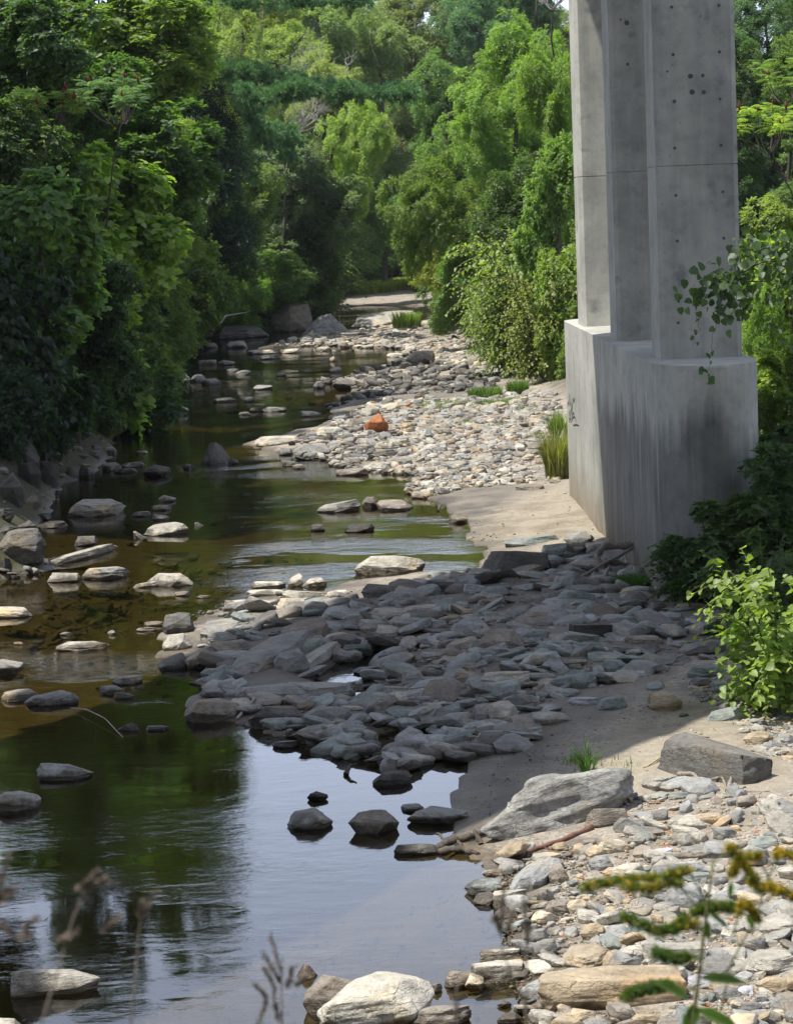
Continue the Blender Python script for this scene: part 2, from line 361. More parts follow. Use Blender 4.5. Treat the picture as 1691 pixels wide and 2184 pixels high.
def height(x, y):
    x = np.asarray(x, float); y = np.asarray(y, float)
    sd = wat_sd(x, y)
    o = np.maximum(-sd, 0); i = np.maximum(sd, 0)
    h = np.where(sd < 0, .02 + .30 * (1 - np.exp(-o / 3.2)) + .012 * np.minimum(o, 12), -.05 - .55 * (1 - np.exp(-i / 2.2)))
    lb = np.maximum(sdist(x, y, L_BANK), 0); rb = np.maximum(sdist(x, y, R_BANK), 0)
    h = h + np.minimum(lb * .62, 2.6 + .03 * lb) + np.minimum(rb * .26, 2.0 + .03 * rb)
    h = h + np.clip(y - 215, 0, 200) * .13 + np.clip(np.abs(x) - 45, 0, 150) * .10
    bank_and_blocker = 4.3 - .35 * y + np.clip(-7 - y, 0, 30) * .55  # near bank, plus an added rise behind the camera that blocks sky light
    h = np.maximum(h, np.where(y < 15, bank_and_blocker, -9))
    amp = np.clip(o * .5, .12, 1)
    h = h + fbm(x * .5, y * .5, 3, 3) * .18 * amp + fbm(x * 2.7, y * 2.7, 3, 8) * .07 * amp
    return h
def on_ground(px, py, water=True):
    px = np.asarray(px, float); py = np.asarray(py, float)
    z = np.full(px.shape, .15)
    for _ in range(4):
        p = at_z(px, py, z); h = height(p[..., 0], p[..., 1])
        z = .5 * z + .5 * (np.maximum(h, 0.0) if water else h)
    p = at_z(px, py, z); return p

# ------------------------------------------------------------------ ground
def build_ground():
    ys = [-45.0]
    while ys[-1] < 420: ys.append(ys[-1] + (max(.11, abs(ys[-1]) * .0055) if ys[-1] > 8 else 1.0))
    xs = [0.0]
    while xs[-1] < 230: xs.append(xs[-1] + max(.12, (xs[-1] - 9) * .07))
    xs = np.array(sorted([-v for v in xs[1:]] + xs)); ys = np.array(ys)
    gx, gy = np.meshgrid(xs, ys); X = gx.ravel(); Y = gy.ravel()
    Z = height(X, Y); sd = wat_sd(X, Y)
    sand = np.zeros_like(X); mud = np.zeros_like(X)
    for p in SAND: sand = np.maximum(sand, np.clip(sdist(X, Y, p) / .5 + .4, 0, 1))
    for p in MUD: mud = np.maximum(mud, np.clip(sdist(X, Y, p) / .6 + .4, 0, 1))
    soil = np.maximum(np.clip(sdist(X, Y, L_BANK) / .6 + .6, 0, 1), np.clip(sdist(X, Y, R_BANK) / 1.0 - .2, 0, 1))
    soil = np.maximum(soil, np.clip((14 - Y) / 3, 0, 1)); soil = np.maximum(soil, np.clip((Y - 214 + fbm(X * .2, Y * .1, 3, 4) * 12) / 5, 0, 1))
    bed = np.clip(sd / .4 + .2, 0, 1)
    nx = len(xs); ny = len(ys)
    a = (np.arange(ny - 1)[:, None] * nx + np.arange(nx - 1)[None]).ravel()
    F = np.stack([a, a + 1, a + 1 + nx, a + nx], -1)
    m, nt = mat('river_ground')
    pos = N(nt, 'ShaderNodeNewGeometry').outputs['Position']
    def at(n): return N(nt, 'ShaderNodeAttribute', attribute_name=n).outputs['Fac']
    n1 = noise(nt, pos, 1.2, 5, .6); n2 = noise(nt, pos, 9, 5, .65); n3 = noise(nt, pos, 55, 3, .6)
    vo = N(nt, 'ShaderNodeTexVoronoi', Scale=17.0); nt.links.new(pos, vo.inputs['Vector'])
    vo2 = N(nt, 'ShaderNodeTexVoronoi', Scale=44.0); nt.links.new(pos, vo2.inputs['Vector'])
    peb = N(nt, 'ShaderNodeSeparateColor'); nt.links.new(vo.outputs['Color'], peb.inputs[0])
    peb2 = N(nt, 'ShaderNodeSeparateColor'); nt.links.new(vo2.outputs['Color'], peb2.inputs[0])
    pc = mixc(nt, (.15, .145, .14), (.42, .39, .34), peb.outputs[0]); pc = mixc(nt, pc, (.40, .27, .16), maprange(nt, peb.outputs[1], .82, .9))
    pc2 = mixc(nt, (.16, .15, .14), (.40, .37, .31), peb2.outputs[0]); pc2 = mixc(nt, pc2, (.38, .25, .14), maprange(nt, peb2.outputs[1], .75, .9))
    silt = mixc(nt, (.16, .14, .115), (.25, .225, .185), maprange(nt, n1, .35, .65))
    grav = mixc(nt, pc, pc2, maprange(nt, n2, .4, .55)); c = mixc(nt, silt, grav, maprange(nt, noise(nt, pos, 1.9, 4), .38, .58))
    sandc = mixc(nt, (.25, .22, .17), (.34, .30, .235), maprange(nt, n2, .3, .7)); sandc = mixc(nt, sandc, mixc(nt, sandc, (.70, .68, .66), 1.0, 'MULTIPLY'), maprange(nt, noise(nt, pos, .9, 6, .7), .48, .62)); spk = maprange(nt, noise(nt, pos, 26, 2, .5), .66, .72); sandc = mixc(nt, sandc, (.12, .10, .08), math_(nt, 'MULTIPLY', spk, .6)); c = mixc(nt, c, sandc, at('sand'))
    mudc = mixc(nt, (.11, .10, .088), (.20, .18, .152), maprange(nt, n1, .3, .7)); c = mixc(nt, c, mudc, math_(nt, 'MULTIPLY', at('mud'), .85))
    soilc = mixc(nt, (.035, .045, .018), (.08, .07, .04), maprange(nt, n2, .35, .65)); c = mixc(nt, c, soilc, at('soil'))
    bedc = mixc(nt, (.10, .082, .040), (.26, .21, .11), maprange(nt, noise(nt, pos, 2.4, 5, .65), .35, .65)); c = mixc(nt, c, mixc(nt, bedc, pc, .25), at('bed'))
    pz = N(nt, 'ShaderNodeSeparateXYZ'); nt.links.new(pos, pz.inputs[0])
    wet = maprange(nt, math_(nt, 'ADD', pz.outputs[2], maprange(nt, n1, .3, .7, -.05, .05)), .03, .10, 1, 0)
    c = mixc(nt, c, mixc(nt, c, (.48, .45, .40), 1.0, 'MULTIPLY'), wet)
    hh = math_(nt, 'ADD', math_(nt, 'MULTIPLY', vo.outputs['Distance'], -.5), math_(nt, 'ADD', n2, math_(nt, 'MULTIPLY', n3, .4)))
    finish(nt, c, maprange(nt, wet, 0, 1, .9, .45), hh, .7, .03, .25)
    me = mesh_np('ground', np.stack([X, Y, Z], -1), F, [m], {'sand': sand, 'mud': mud, 'soil': soil, 'bed': bed}, True)
    o = link('ground', me); tag(o, 'silty gravel river bed, bars and banks', 'ground', kind='structure')
build_ground()

# ------------------------------------------------------------------ water
def build_water():
    xs = np.arange(-60, 40.1, .5); ys = [12.0]
    while ys[-1] < 240: ys.append(ys[-1] + max(.3, ys[-1] * .01))
    ys = np.array(ys); gx, gy = np.meshgrid(xs, ys); X = gx.ravel(); Y = gy.ravel()
    rip = np.full(X.shape, .018)
    def zone(poly, val, soft):
        nonlocal rip
        d = sdist(X, Y, W(poly)); f = np.clip(d / soft + .5, 0, 1); rip = rip * (1 - f) + val * f
    zone([(0, 1330), (700, 1260), (1050, 1040), (900, 720), (300, 720), (100, 1000), (0, 1200)], .028, 4)
    zone([(560, 1560), (1100, 1560), (1200, 2300), (640, 2300), (690, 2000), (620, 1800)], .005, 2.0)
    zone([(0, 1520), (480, 1560), (470, 1750), (0, 1800)], .014, 1.5)
    zone([(400, 1690), (640, 1640), (700, 1950), (560, 2100), (300, 2250), (250, 2050), (420, 1850)], .036, 1.6)
    zone([(30, 1378), (330, 1400), (470, 1440), (420, 1490), (240, 1500), (60, 1470), (0, 1440)], .14, 1.4)
    zone([(390, 1190), (760, 1140), (800, 1215), (560, 1240), (460, 1290), (330, 1262)], .10, 1.6)
    zone([(290, 965), (520, 950), (800, 985), (900, 1005), (650, 1010), (300, 1010)], .10, 3.5)
    zone([(390, 835), (560, 800), (700, 818), (560, 850), (400, 866)], .10, 4.5)
    zone([(860, 1090), (1010, 1110), (1020, 1220), (820, 1222)], .045, 1.0)
    nx = len(xs); ny = len(ys); a = (np.arange(ny - 1)[:, None] * nx + np.arange(nx - 1)[None]).ravel()
    F = np.stack([a, a + 1, a + 1 + nx, a + nx], -1)
    m, nt = mat('river_water')
    pos = N(nt, 'ShaderNodeNewGeometry').outputs['Position']
    rp = N(nt, 'ShaderNodeAttribute', attribute_name='ripple').outputs['Fac']
    w1 = noise(nt, mapping(nt, pos, (.8, 1.6, 1), (0, 0, .15)), 3.6, 3, .5); w2 = noise(nt, mapping(nt, pos, (.75, 1.7, 1), (0, 0, -.12)), 13, 3, .55)
    gust = maprange(nt, noise(nt, mapping(nt, pos, (.7, 1.2, 1)), .42, 4), .42, .62, .12, 1.5)
    h = math_(nt, 'ADD', math_(nt, 'MULTIPLY', w1, 1.1), math_(nt, 'MULTIPLY', w2, .40))
    h = math_(nt, 'MULTIPLY', h, math_(nt, 'MULTIPLY', rp, gust))
    b = N(nt, 'ShaderNodeBump', Strength=1.0, Distance=.13); nt.links.new(h, b.inputs['Height'])
    fr = N(nt, 'ShaderNodeFresnel', IOR=1.34); nt.links.new(b.outputs[0], fr.inputs['Normal'])
    tr = N(nt, 'ShaderNodeBsdfTransparent'); tr.inputs[0].default_value = (.56, .52, .30, 1)
    gl = N(nt, 'ShaderNodeBsdfGlossy', Roughness=.02); gl.inputs[0].default_value = (1, 1, 1, 1); nt.links.new(b.outputs[0], gl.inputs['Normal'])
    ms = N(nt, 'ShaderNodeMixShader'); nt.links.new(fr.outputs[0], ms.inputs[0]); nt.links.new(tr.outputs[0], ms.inputs[1]); nt.links.new(gl.outputs[0], ms.inputs[2])
    o = nt.nodes.new('ShaderNodeOutputMaterial'); nt.links.new(ms.outputs[0], o.inputs[0])
    me = mesh_np('water', np.stack([X, Y, np.zeros_like(X)], -1), F, [m], {'ripple': rip}, True)
    tag(link('water', me), 'shallow dark river water between stones', 'water', kind='structure')
build_water()

# ------------------------------------------------------------------ bridge
def prism(bm, outline, z0, z1, bev=0.0):
    vb = [bm.verts.new((x, y, z0)) for x, y in outline]; vt = [bm.verts.new((x, y, z1)) for x, y in outline]
    n = len(outline); bm.faces.new(vb[::-1]); top = bm.faces.new(vt)
    sides = [bm.faces.new((vb[i], vb[(i + 1) % n], vt[(i + 1) % n], vt[i])) for i in range(n)]
    if bev:
        ed = list(top.edges); bmesh.ops.bevel(bm, geom=ed, offset=bev, segments=2, affect='EDGES', profile=.5)
def bm_obj(name, bm, m, parent=None, smooth=False):
    bmesh.ops.recalc_face_normals(bm, faces=bm.faces[:])
    me = bpy.data.meshes.new(name); bm.to_mesh(me); bm.free(); me.materials.append(m)
    if smooth: me.polygons.foreach_set('use_smooth', np.ones(len(me.polygons), bool))
    return link(name, me, parent)
BASE_TOP = 3.79
def build_bridge():
    t = thing('concrete_bridge', 'grey concrete bridge pier of three tall columns on a rounded stained base', 'bridge', (0, 0, 0))
    sl = (3.60 - 3.853) / (52.9 - 39.2)                     # slight slant of the pier axis
    fx = lambda y: 3.853 + sl * (y - 39.2)
    hw = .785; y0, y1 = 39.2, 54.0; out = []
    for k in range(0, 25):
        a = math.pi + math.pi * k / 24; out.append((fx(y0) + hw + hw * math.cos(a), y0 + 1.3 * math.sin(a)))
    for k in range(0, 25):
        a = math.pi * k / 24; out.append((fx(y1) + hw + hw * math.cos(a), y1 + 1.0 * math.sin(a)))
    bm = bmesh.new(); prism(bm, out, -.6, BASE_TOP, .04)
    base = bm_obj('base', bm, M_CONB, t); base['label'] = 'water-stained rounded base of the pier'
    # three columns: each of two lifts with a recessed joint between them
    ZJ, TOPZ = 6.68, 13.2
    def col_ring(x0, x1, ya, yb, c):
        return [(x0 + c, ya), (x1 - c, ya), (x1, ya + c), (x1, yb - c), (x1 - c, yb), (x0 + c, yb), (x0, yb - c), (x0, ya + c)]
    cols = []
    for (xl, yf) in ((3.79, 51.2), (3.95, 45.5), (4.11, 39.75)):
        x0, x1, ya, yb = xl - .03, xl + 1.20, yf, yf + 1.4
        bm = bmesh.new()
        prev = None
        for z, ins in ((BASE_TOP - .05, 0), (ZJ - .012, 0), (ZJ - .006, .012), (ZJ + .006, .012), (ZJ + .012, 0), (TOPZ, 0)):
            r = [bm.verts.new((x, y, z)) for x, y in col_ring(x0 + ins, x1 - ins, ya + ins, yb - ins, .07)]
            if prev: [bm.faces.new((prev[i], prev[(i + 1) % 8], r[(i + 1) % 8], r[i])) for i in range(8)]
            prev = r
        bm.faces.new(prev)
        o = bm_obj('column', bm, M_CON, t); cols.append((o, x0, x1, ya, yb))
    # form tie holes in the faces towards the viewer
    def hole(o, x, y, z, r):
        bm = bmesh.new(); k = 12
        rings = [(r * 1.0, -.0015), (r * .86, -.004), (r * .6, -.0030)]; prev = None
        for rr, dy in rings:
            v = [bm.verts.new((x + rr * math.cos(2 * math.pi * i / k), y + dy, z + rr * math.sin(2 * math.pi * i / k))) for i in range(k)]
            if prev: [bm.faces.new((prev[i], prev[(i + 1) % k], v[(i + 1) % k], v[i])) for i in range(k)]
            prev = v
        bm.faces.new(prev); bm_obj('tie_hole', bm, M_HOLE, o)
    o3 = cols[2]
    for zx, zy, rr in ((953, 58, 6), (1340, 45, 6), (965, 447, 6), (1345, 425, 6), (975, 832, 7), (1350, 812, 5), (1107, 625, 9), (1208, 620, 7), (1122, 755, 10), (1215, 757, 8), (1190, 132, 3), (918, 587, 4)):
        p = at_y((1750 + zx * .3844) * .6764, zy * .3844 * .6764, o3[3]); hole(o3[0], p[0], o3[3], p[2], rr * .0042)
    for sx, sy in ((2126, 467), (2272, 458), (2130, 616), (2278, 605), (2134, 760), (2281, 751), (2138, 950), (2288, 940), (2137, 1018), (2287, 1017)):
        p = at_y(sx * .6764, sy * .6764, o3[3]); hole(o3[0], p[0], o3[3], p[2], .024)
    o2 = cols[1]
    for zx, zy, rr in ((593, 527, 6), (537, 160, 4), (585, 187, 10)):
        p = at_y((1750 + zx * .3844) * .6764, zy * .3844 * .6764, o2[3]); hole(o2[0], p[0], o2[3], p[2], rr * .0045)
    # out of the frame above: pier cap and the skewed deck that throws the band of shade
    D = np.array([.575, .818]); Nn = np.array([.818, -.575])
    bm = bmesh.new(); prism(bm, [(3.6, 38.6), (5.6, 38.6), (5.3, 53.8), (3.3, 53.8)], TOPZ, 14.4); bm_obj('pier_cap', bm, M_CON, t)
    bm = bmesh.new(); q = []
    for n_, s in ((-27.39, -60), (-18.25, -60), (-18.25, 110), (-27.39, 110)): q.append(tuple(Nn * n_ + D * s))
    prism(bm, q, 15.0, 16.0); bm_obj('deck', bm, M_CON, t)
    # scrawled black graffiti on the sunlit flank
    def on_side(zx, zy):
        px, py = (1750 + zx * .414) * .6764, (950 + zy * .414) * .6764
        d = ray(px, py); n = np.array([1, -sl, 0.]); k = (3.853 - sl * 39.2 - .004) / (d @ n)
        return np.array([0, 0, CAM_H]) + d * k
    bm = bmesh.new()
    for st in ([(93, 800), (97, 765), (104, 790), (108, 705), (113, 800), (117, 770)], [(118, 740), (124, 830), (136, 735), (140, 770), (148, 740)], [(104, 870), (110, 830), (116, 900), (121, 815), (127, 880), (133, 850)],
               [(126, 800), (130, 855), (139, 850), (146, 880)], [(102, 885), (110, 910), (106, 918), (113, 890)], [(120, 920), (130, 890), (143, 880), (150, 885), (158, 915)], [(137, 945), (160, 940), (178, 948)]):
        p = [on_side(*a) for a in st]
        for a, b in zip(p, p[1:]):
            e = unit(b - a); nrm = np.array([-1., sl, 0]); s = unit(np.cross(e, nrm)) * .016
            a = a - e * .01; b = b + e * .01
            bm.faces.new([bm.verts.new(v) for v in (a - s, b - s, b + s, a + s)])
    g = bm_obj('graffiti', bm, M_BLACK, base); g['label'] = 'scrawl of black spray paint'
build_bridge()

# ------------------------------------------------------------------ rocks
def rock_proto(seed, kind, lod):
    r = np.random.RandomState(seed); bm = bmesh.new()
    n = {'slab': 13, 'block': 11, 'boulder': 26, 'wedge': 10, 'beam': 8, 'crag': 17, 'chunk': 8}[kind] if lod < 2 else {'slab': 9, 'block': 8, 'boulder': 12, 'wedge': 8}[kind]
    P = []
    if kind == 'boulder':
        for _ in range(n):
            v = r.normal(0, 1, 3); v /= np.linalg.norm(v);  P.append(v * r.uniform(.9, 1.05) * np.array([.5, .5, .62]) + (0, 0, .32))
    elif kind == 'crag':
        for _ in range(n):
            v = r.normal(0, 1, 3); v /= np.linalg.norm(v); P.append(v * r.uniform(.82, 1.08) * np.array([.5, .5, .66]) * (1, 1, 1 - .35 * abs(v[0])) + (0, 0, .3))
    elif kind == 'chunk':
        for sx in (-1, 0, 1):
            for sy in (-1, 1):
                for z in (-.3, .45, r.uniform(.72, 1.0)): P.append((sx * .5 * r.uniform(.8, 1), sy * .5 * r.uniform(.55, 1) * (1 if z < .5 else .8), z + r.uniform(-.06, .06)))
    elif kind == 'beam':
        for sx in (-1, 1):
            for sy in (-1, 1):
                for z in (-.3, r.uniform(.86, 1.0)): P.append((sx * .5 * r.uniform(.93, 1), sy * .5 * r.uniform(.85, 1), z))
    elif kind == 'wedge':
        for _ in range(n):
            a = r.uniform(0, 2 * math.pi); P.append((.5 * math.cos(a) * r.uniform(.7, 1), .5 * math.sin(a) * r.uniform(.7, 1), r.uniform(-.3, .15)))
        px = r.uniform(-.3, .3); P += [(px, r.uniform(-.1, .2), 1.0), (px + r.uniform(-.25, .25), r.uniform(-.1, .25), r.uniform(.75, .95)), (px + r.uniform(-.2, .2), .15, .85)]
    else:
        sl = (r.uniform(-.45, .45), r.uniform(-.5, .15))
        for i in range(n):
            a = 2 * math.pi * (i + r.uniform(-.4, .4)) / n; rr = .5 * r.uniform(.68, 1.08) / max(abs(math.cos(a)) ** 1.0, abs(math.sin(a)) ** .14, 1.4)
            x, y = rr * math.cos(a), rr * math.sin(a)
            ins = r.uniform(.62, .92) if kind == 'slab' else r.uniform(.42, .88)
            tz = (.84 if kind == 'slab' else .8) + r.uniform(-.16, .16) + x * sl[0] + y * sl[1]
            P += [(x * ins, y * ins, tz), (x, y, r.uniform(.1, .55)), (x * .85, y * .85, -.32)]
    vs = [bm.verts.new(p) for p in P]
    res = bmesh.ops.convex_hull(bm, input=vs)
    bmesh.ops.delete(bm, geom=[g for g in res['geom_interior'] if isinstance(g, bmesh.types.BMVert)], context='VERTS')
    bmesh.ops.dissolve_limit(bm, angle_limit=rad(9 if lod < 2 else 16), verts=bm.verts, edges=bm.edges)
    if lod < 2:
        bmesh.ops.bevel(bm, geom=bm.edges[:], offset=(.014 if lod == 0 else .007) if kind != 'boulder' else .05, segments=2 if lod == 0 else 1, affect='EDGES', profile=.6, clamp_overlap=True)
    bmesh.ops.triangulate(bm, faces=bm.faces[:])
    if lod < 2:
        for it in range(4 if lod == 0 else 2):
            lim = (.06 if lod == 0 else .16)
            ed = [e for e in bm.edges if e.calc_length() > lim]
            if not ed: break
            bmesh.ops.subdivide_edges(bm, edges=ed, cuts=1); bmesh.ops.triangulate(bm, faces=bm.faces[:])
    bm.normal_update()
    V = np.array([v.co[:] for v in bm.verts]); Nr = np.array([v.normal[:] for v in bm.verts])
    F = np.array([[v.index for v in f.verts] for f in bm.faces]); bm.free()
    lo, hi = V.min(0), V.max(0); c = (lo + hi) / 2
    V[:, 0] = (V[:, 0] - c[0]) / (hi[0] - lo[0]); V[:, 1] = (V[:, 1] - c[1]) / (hi[1] - lo[1]); V[:, 2] = V[:, 2] / hi[2]
    if lod < 2:
        a = {'boulder': .05, 'crag': .13}.get(kind, .055)
        a *= .45 if lod else 1
        dn = noise3(V + seed * 3.7, 2.3, seed) * a * 1.6 + noise3(V + seed * 1.7, 7.0, seed + 5) * a * .8
        if kind in ('slab', 'block', 'wedge', 'crag'):                      # bedding ledges of schist
            ph = V[:, 2] * 9 + V[:, 0] * r.uniform(-3, 3) + noise3(V, 1.5, seed + 2) * 4
            dn = dn + (np.abs((ph % 1) - .5) - .25) * .018 * (1 - np.abs(Nr[:, 2]))
        if lod == 0: dn = dn + noise3(V + seed, 19.0, seed + 8) * .012
        V = V + Nr * dn[:, None]
    return V, F
PROTO = {}
for k_i, k in enumerate(('slab', 'block', 'boulder', 'wedge')):
    PROTO[k] = [mesh_np('%s_rock' % k, *rock_proto(11 + k_i * 50 + j, k, 0), [M_ROCK], smooth=True) for j in range({'slab': 6, 'block': 6, 'boulder': 4, 'wedge': 4}[k])]
PROTO['chunk'] = [mesh_np('chunk_rock', *rock_proto(977 + j, 'chunk', 0), [M_ROCK], smooth=True) for j in range(4)]
PROTO['crag'] = [mesh_np('crag_rock', *rock_proto(877 + j, 'crag', 0), [M_ROCK], smooth=True) for j in range(4)]
PROTO['beam'] = [mesh_np('beam_rock', *rock_proto(777 + j, 'beam', 0), [M_ROCK], smooth=True) for j in range(3)]
COB1 = [rock_proto(300 + j, ('slab', 'slab', 'block', 'slab', 'slab', 'slab', 'slab', 'boulder')[j % 8], 1) for j in range(16)]
COB2 = [rock_proto(500 + j, ('slab', 'block', 'boulder')[j % 3], 2) for j in range(12)]

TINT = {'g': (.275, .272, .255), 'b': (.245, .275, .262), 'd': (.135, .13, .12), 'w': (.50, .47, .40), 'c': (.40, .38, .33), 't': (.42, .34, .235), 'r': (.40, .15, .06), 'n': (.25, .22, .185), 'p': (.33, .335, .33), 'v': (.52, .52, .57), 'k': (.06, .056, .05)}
CNAME = {'g': 'grey', 'b': 'blue-grey', 'd': 'dark', 'w': 'cream', 'c': 'pale grey', 't': 'tan', 'r': 'rust-red', 'n': 'brown-grey', 'p': 'silvery grey', 'v': 'whitish', 'k': 'blackish'}
REG = {'R4': (202.9, 676.4, .28), 'R5': (541.1, 676.4, .28), 'R6': (0, 913.1, .28), 'R7': (811.7, 913.1, .28), 'R8': (0, 1217.5, .28), 'S1': (338.2, 1183.7, .28), 'S2': (744, 1183.7, .28),
       'S3': (1149.9, 1149.9, .32), 'S4': (1149.9, 1454.3, .32), 'S5': (947, 1758.6, .28), 'S6': (1285.2, 1758.6, .24), 'S7': (0, 1826.3, .28), 'S8': (473.5, 1893.9, .32), 'P': (0, 0, 1)}
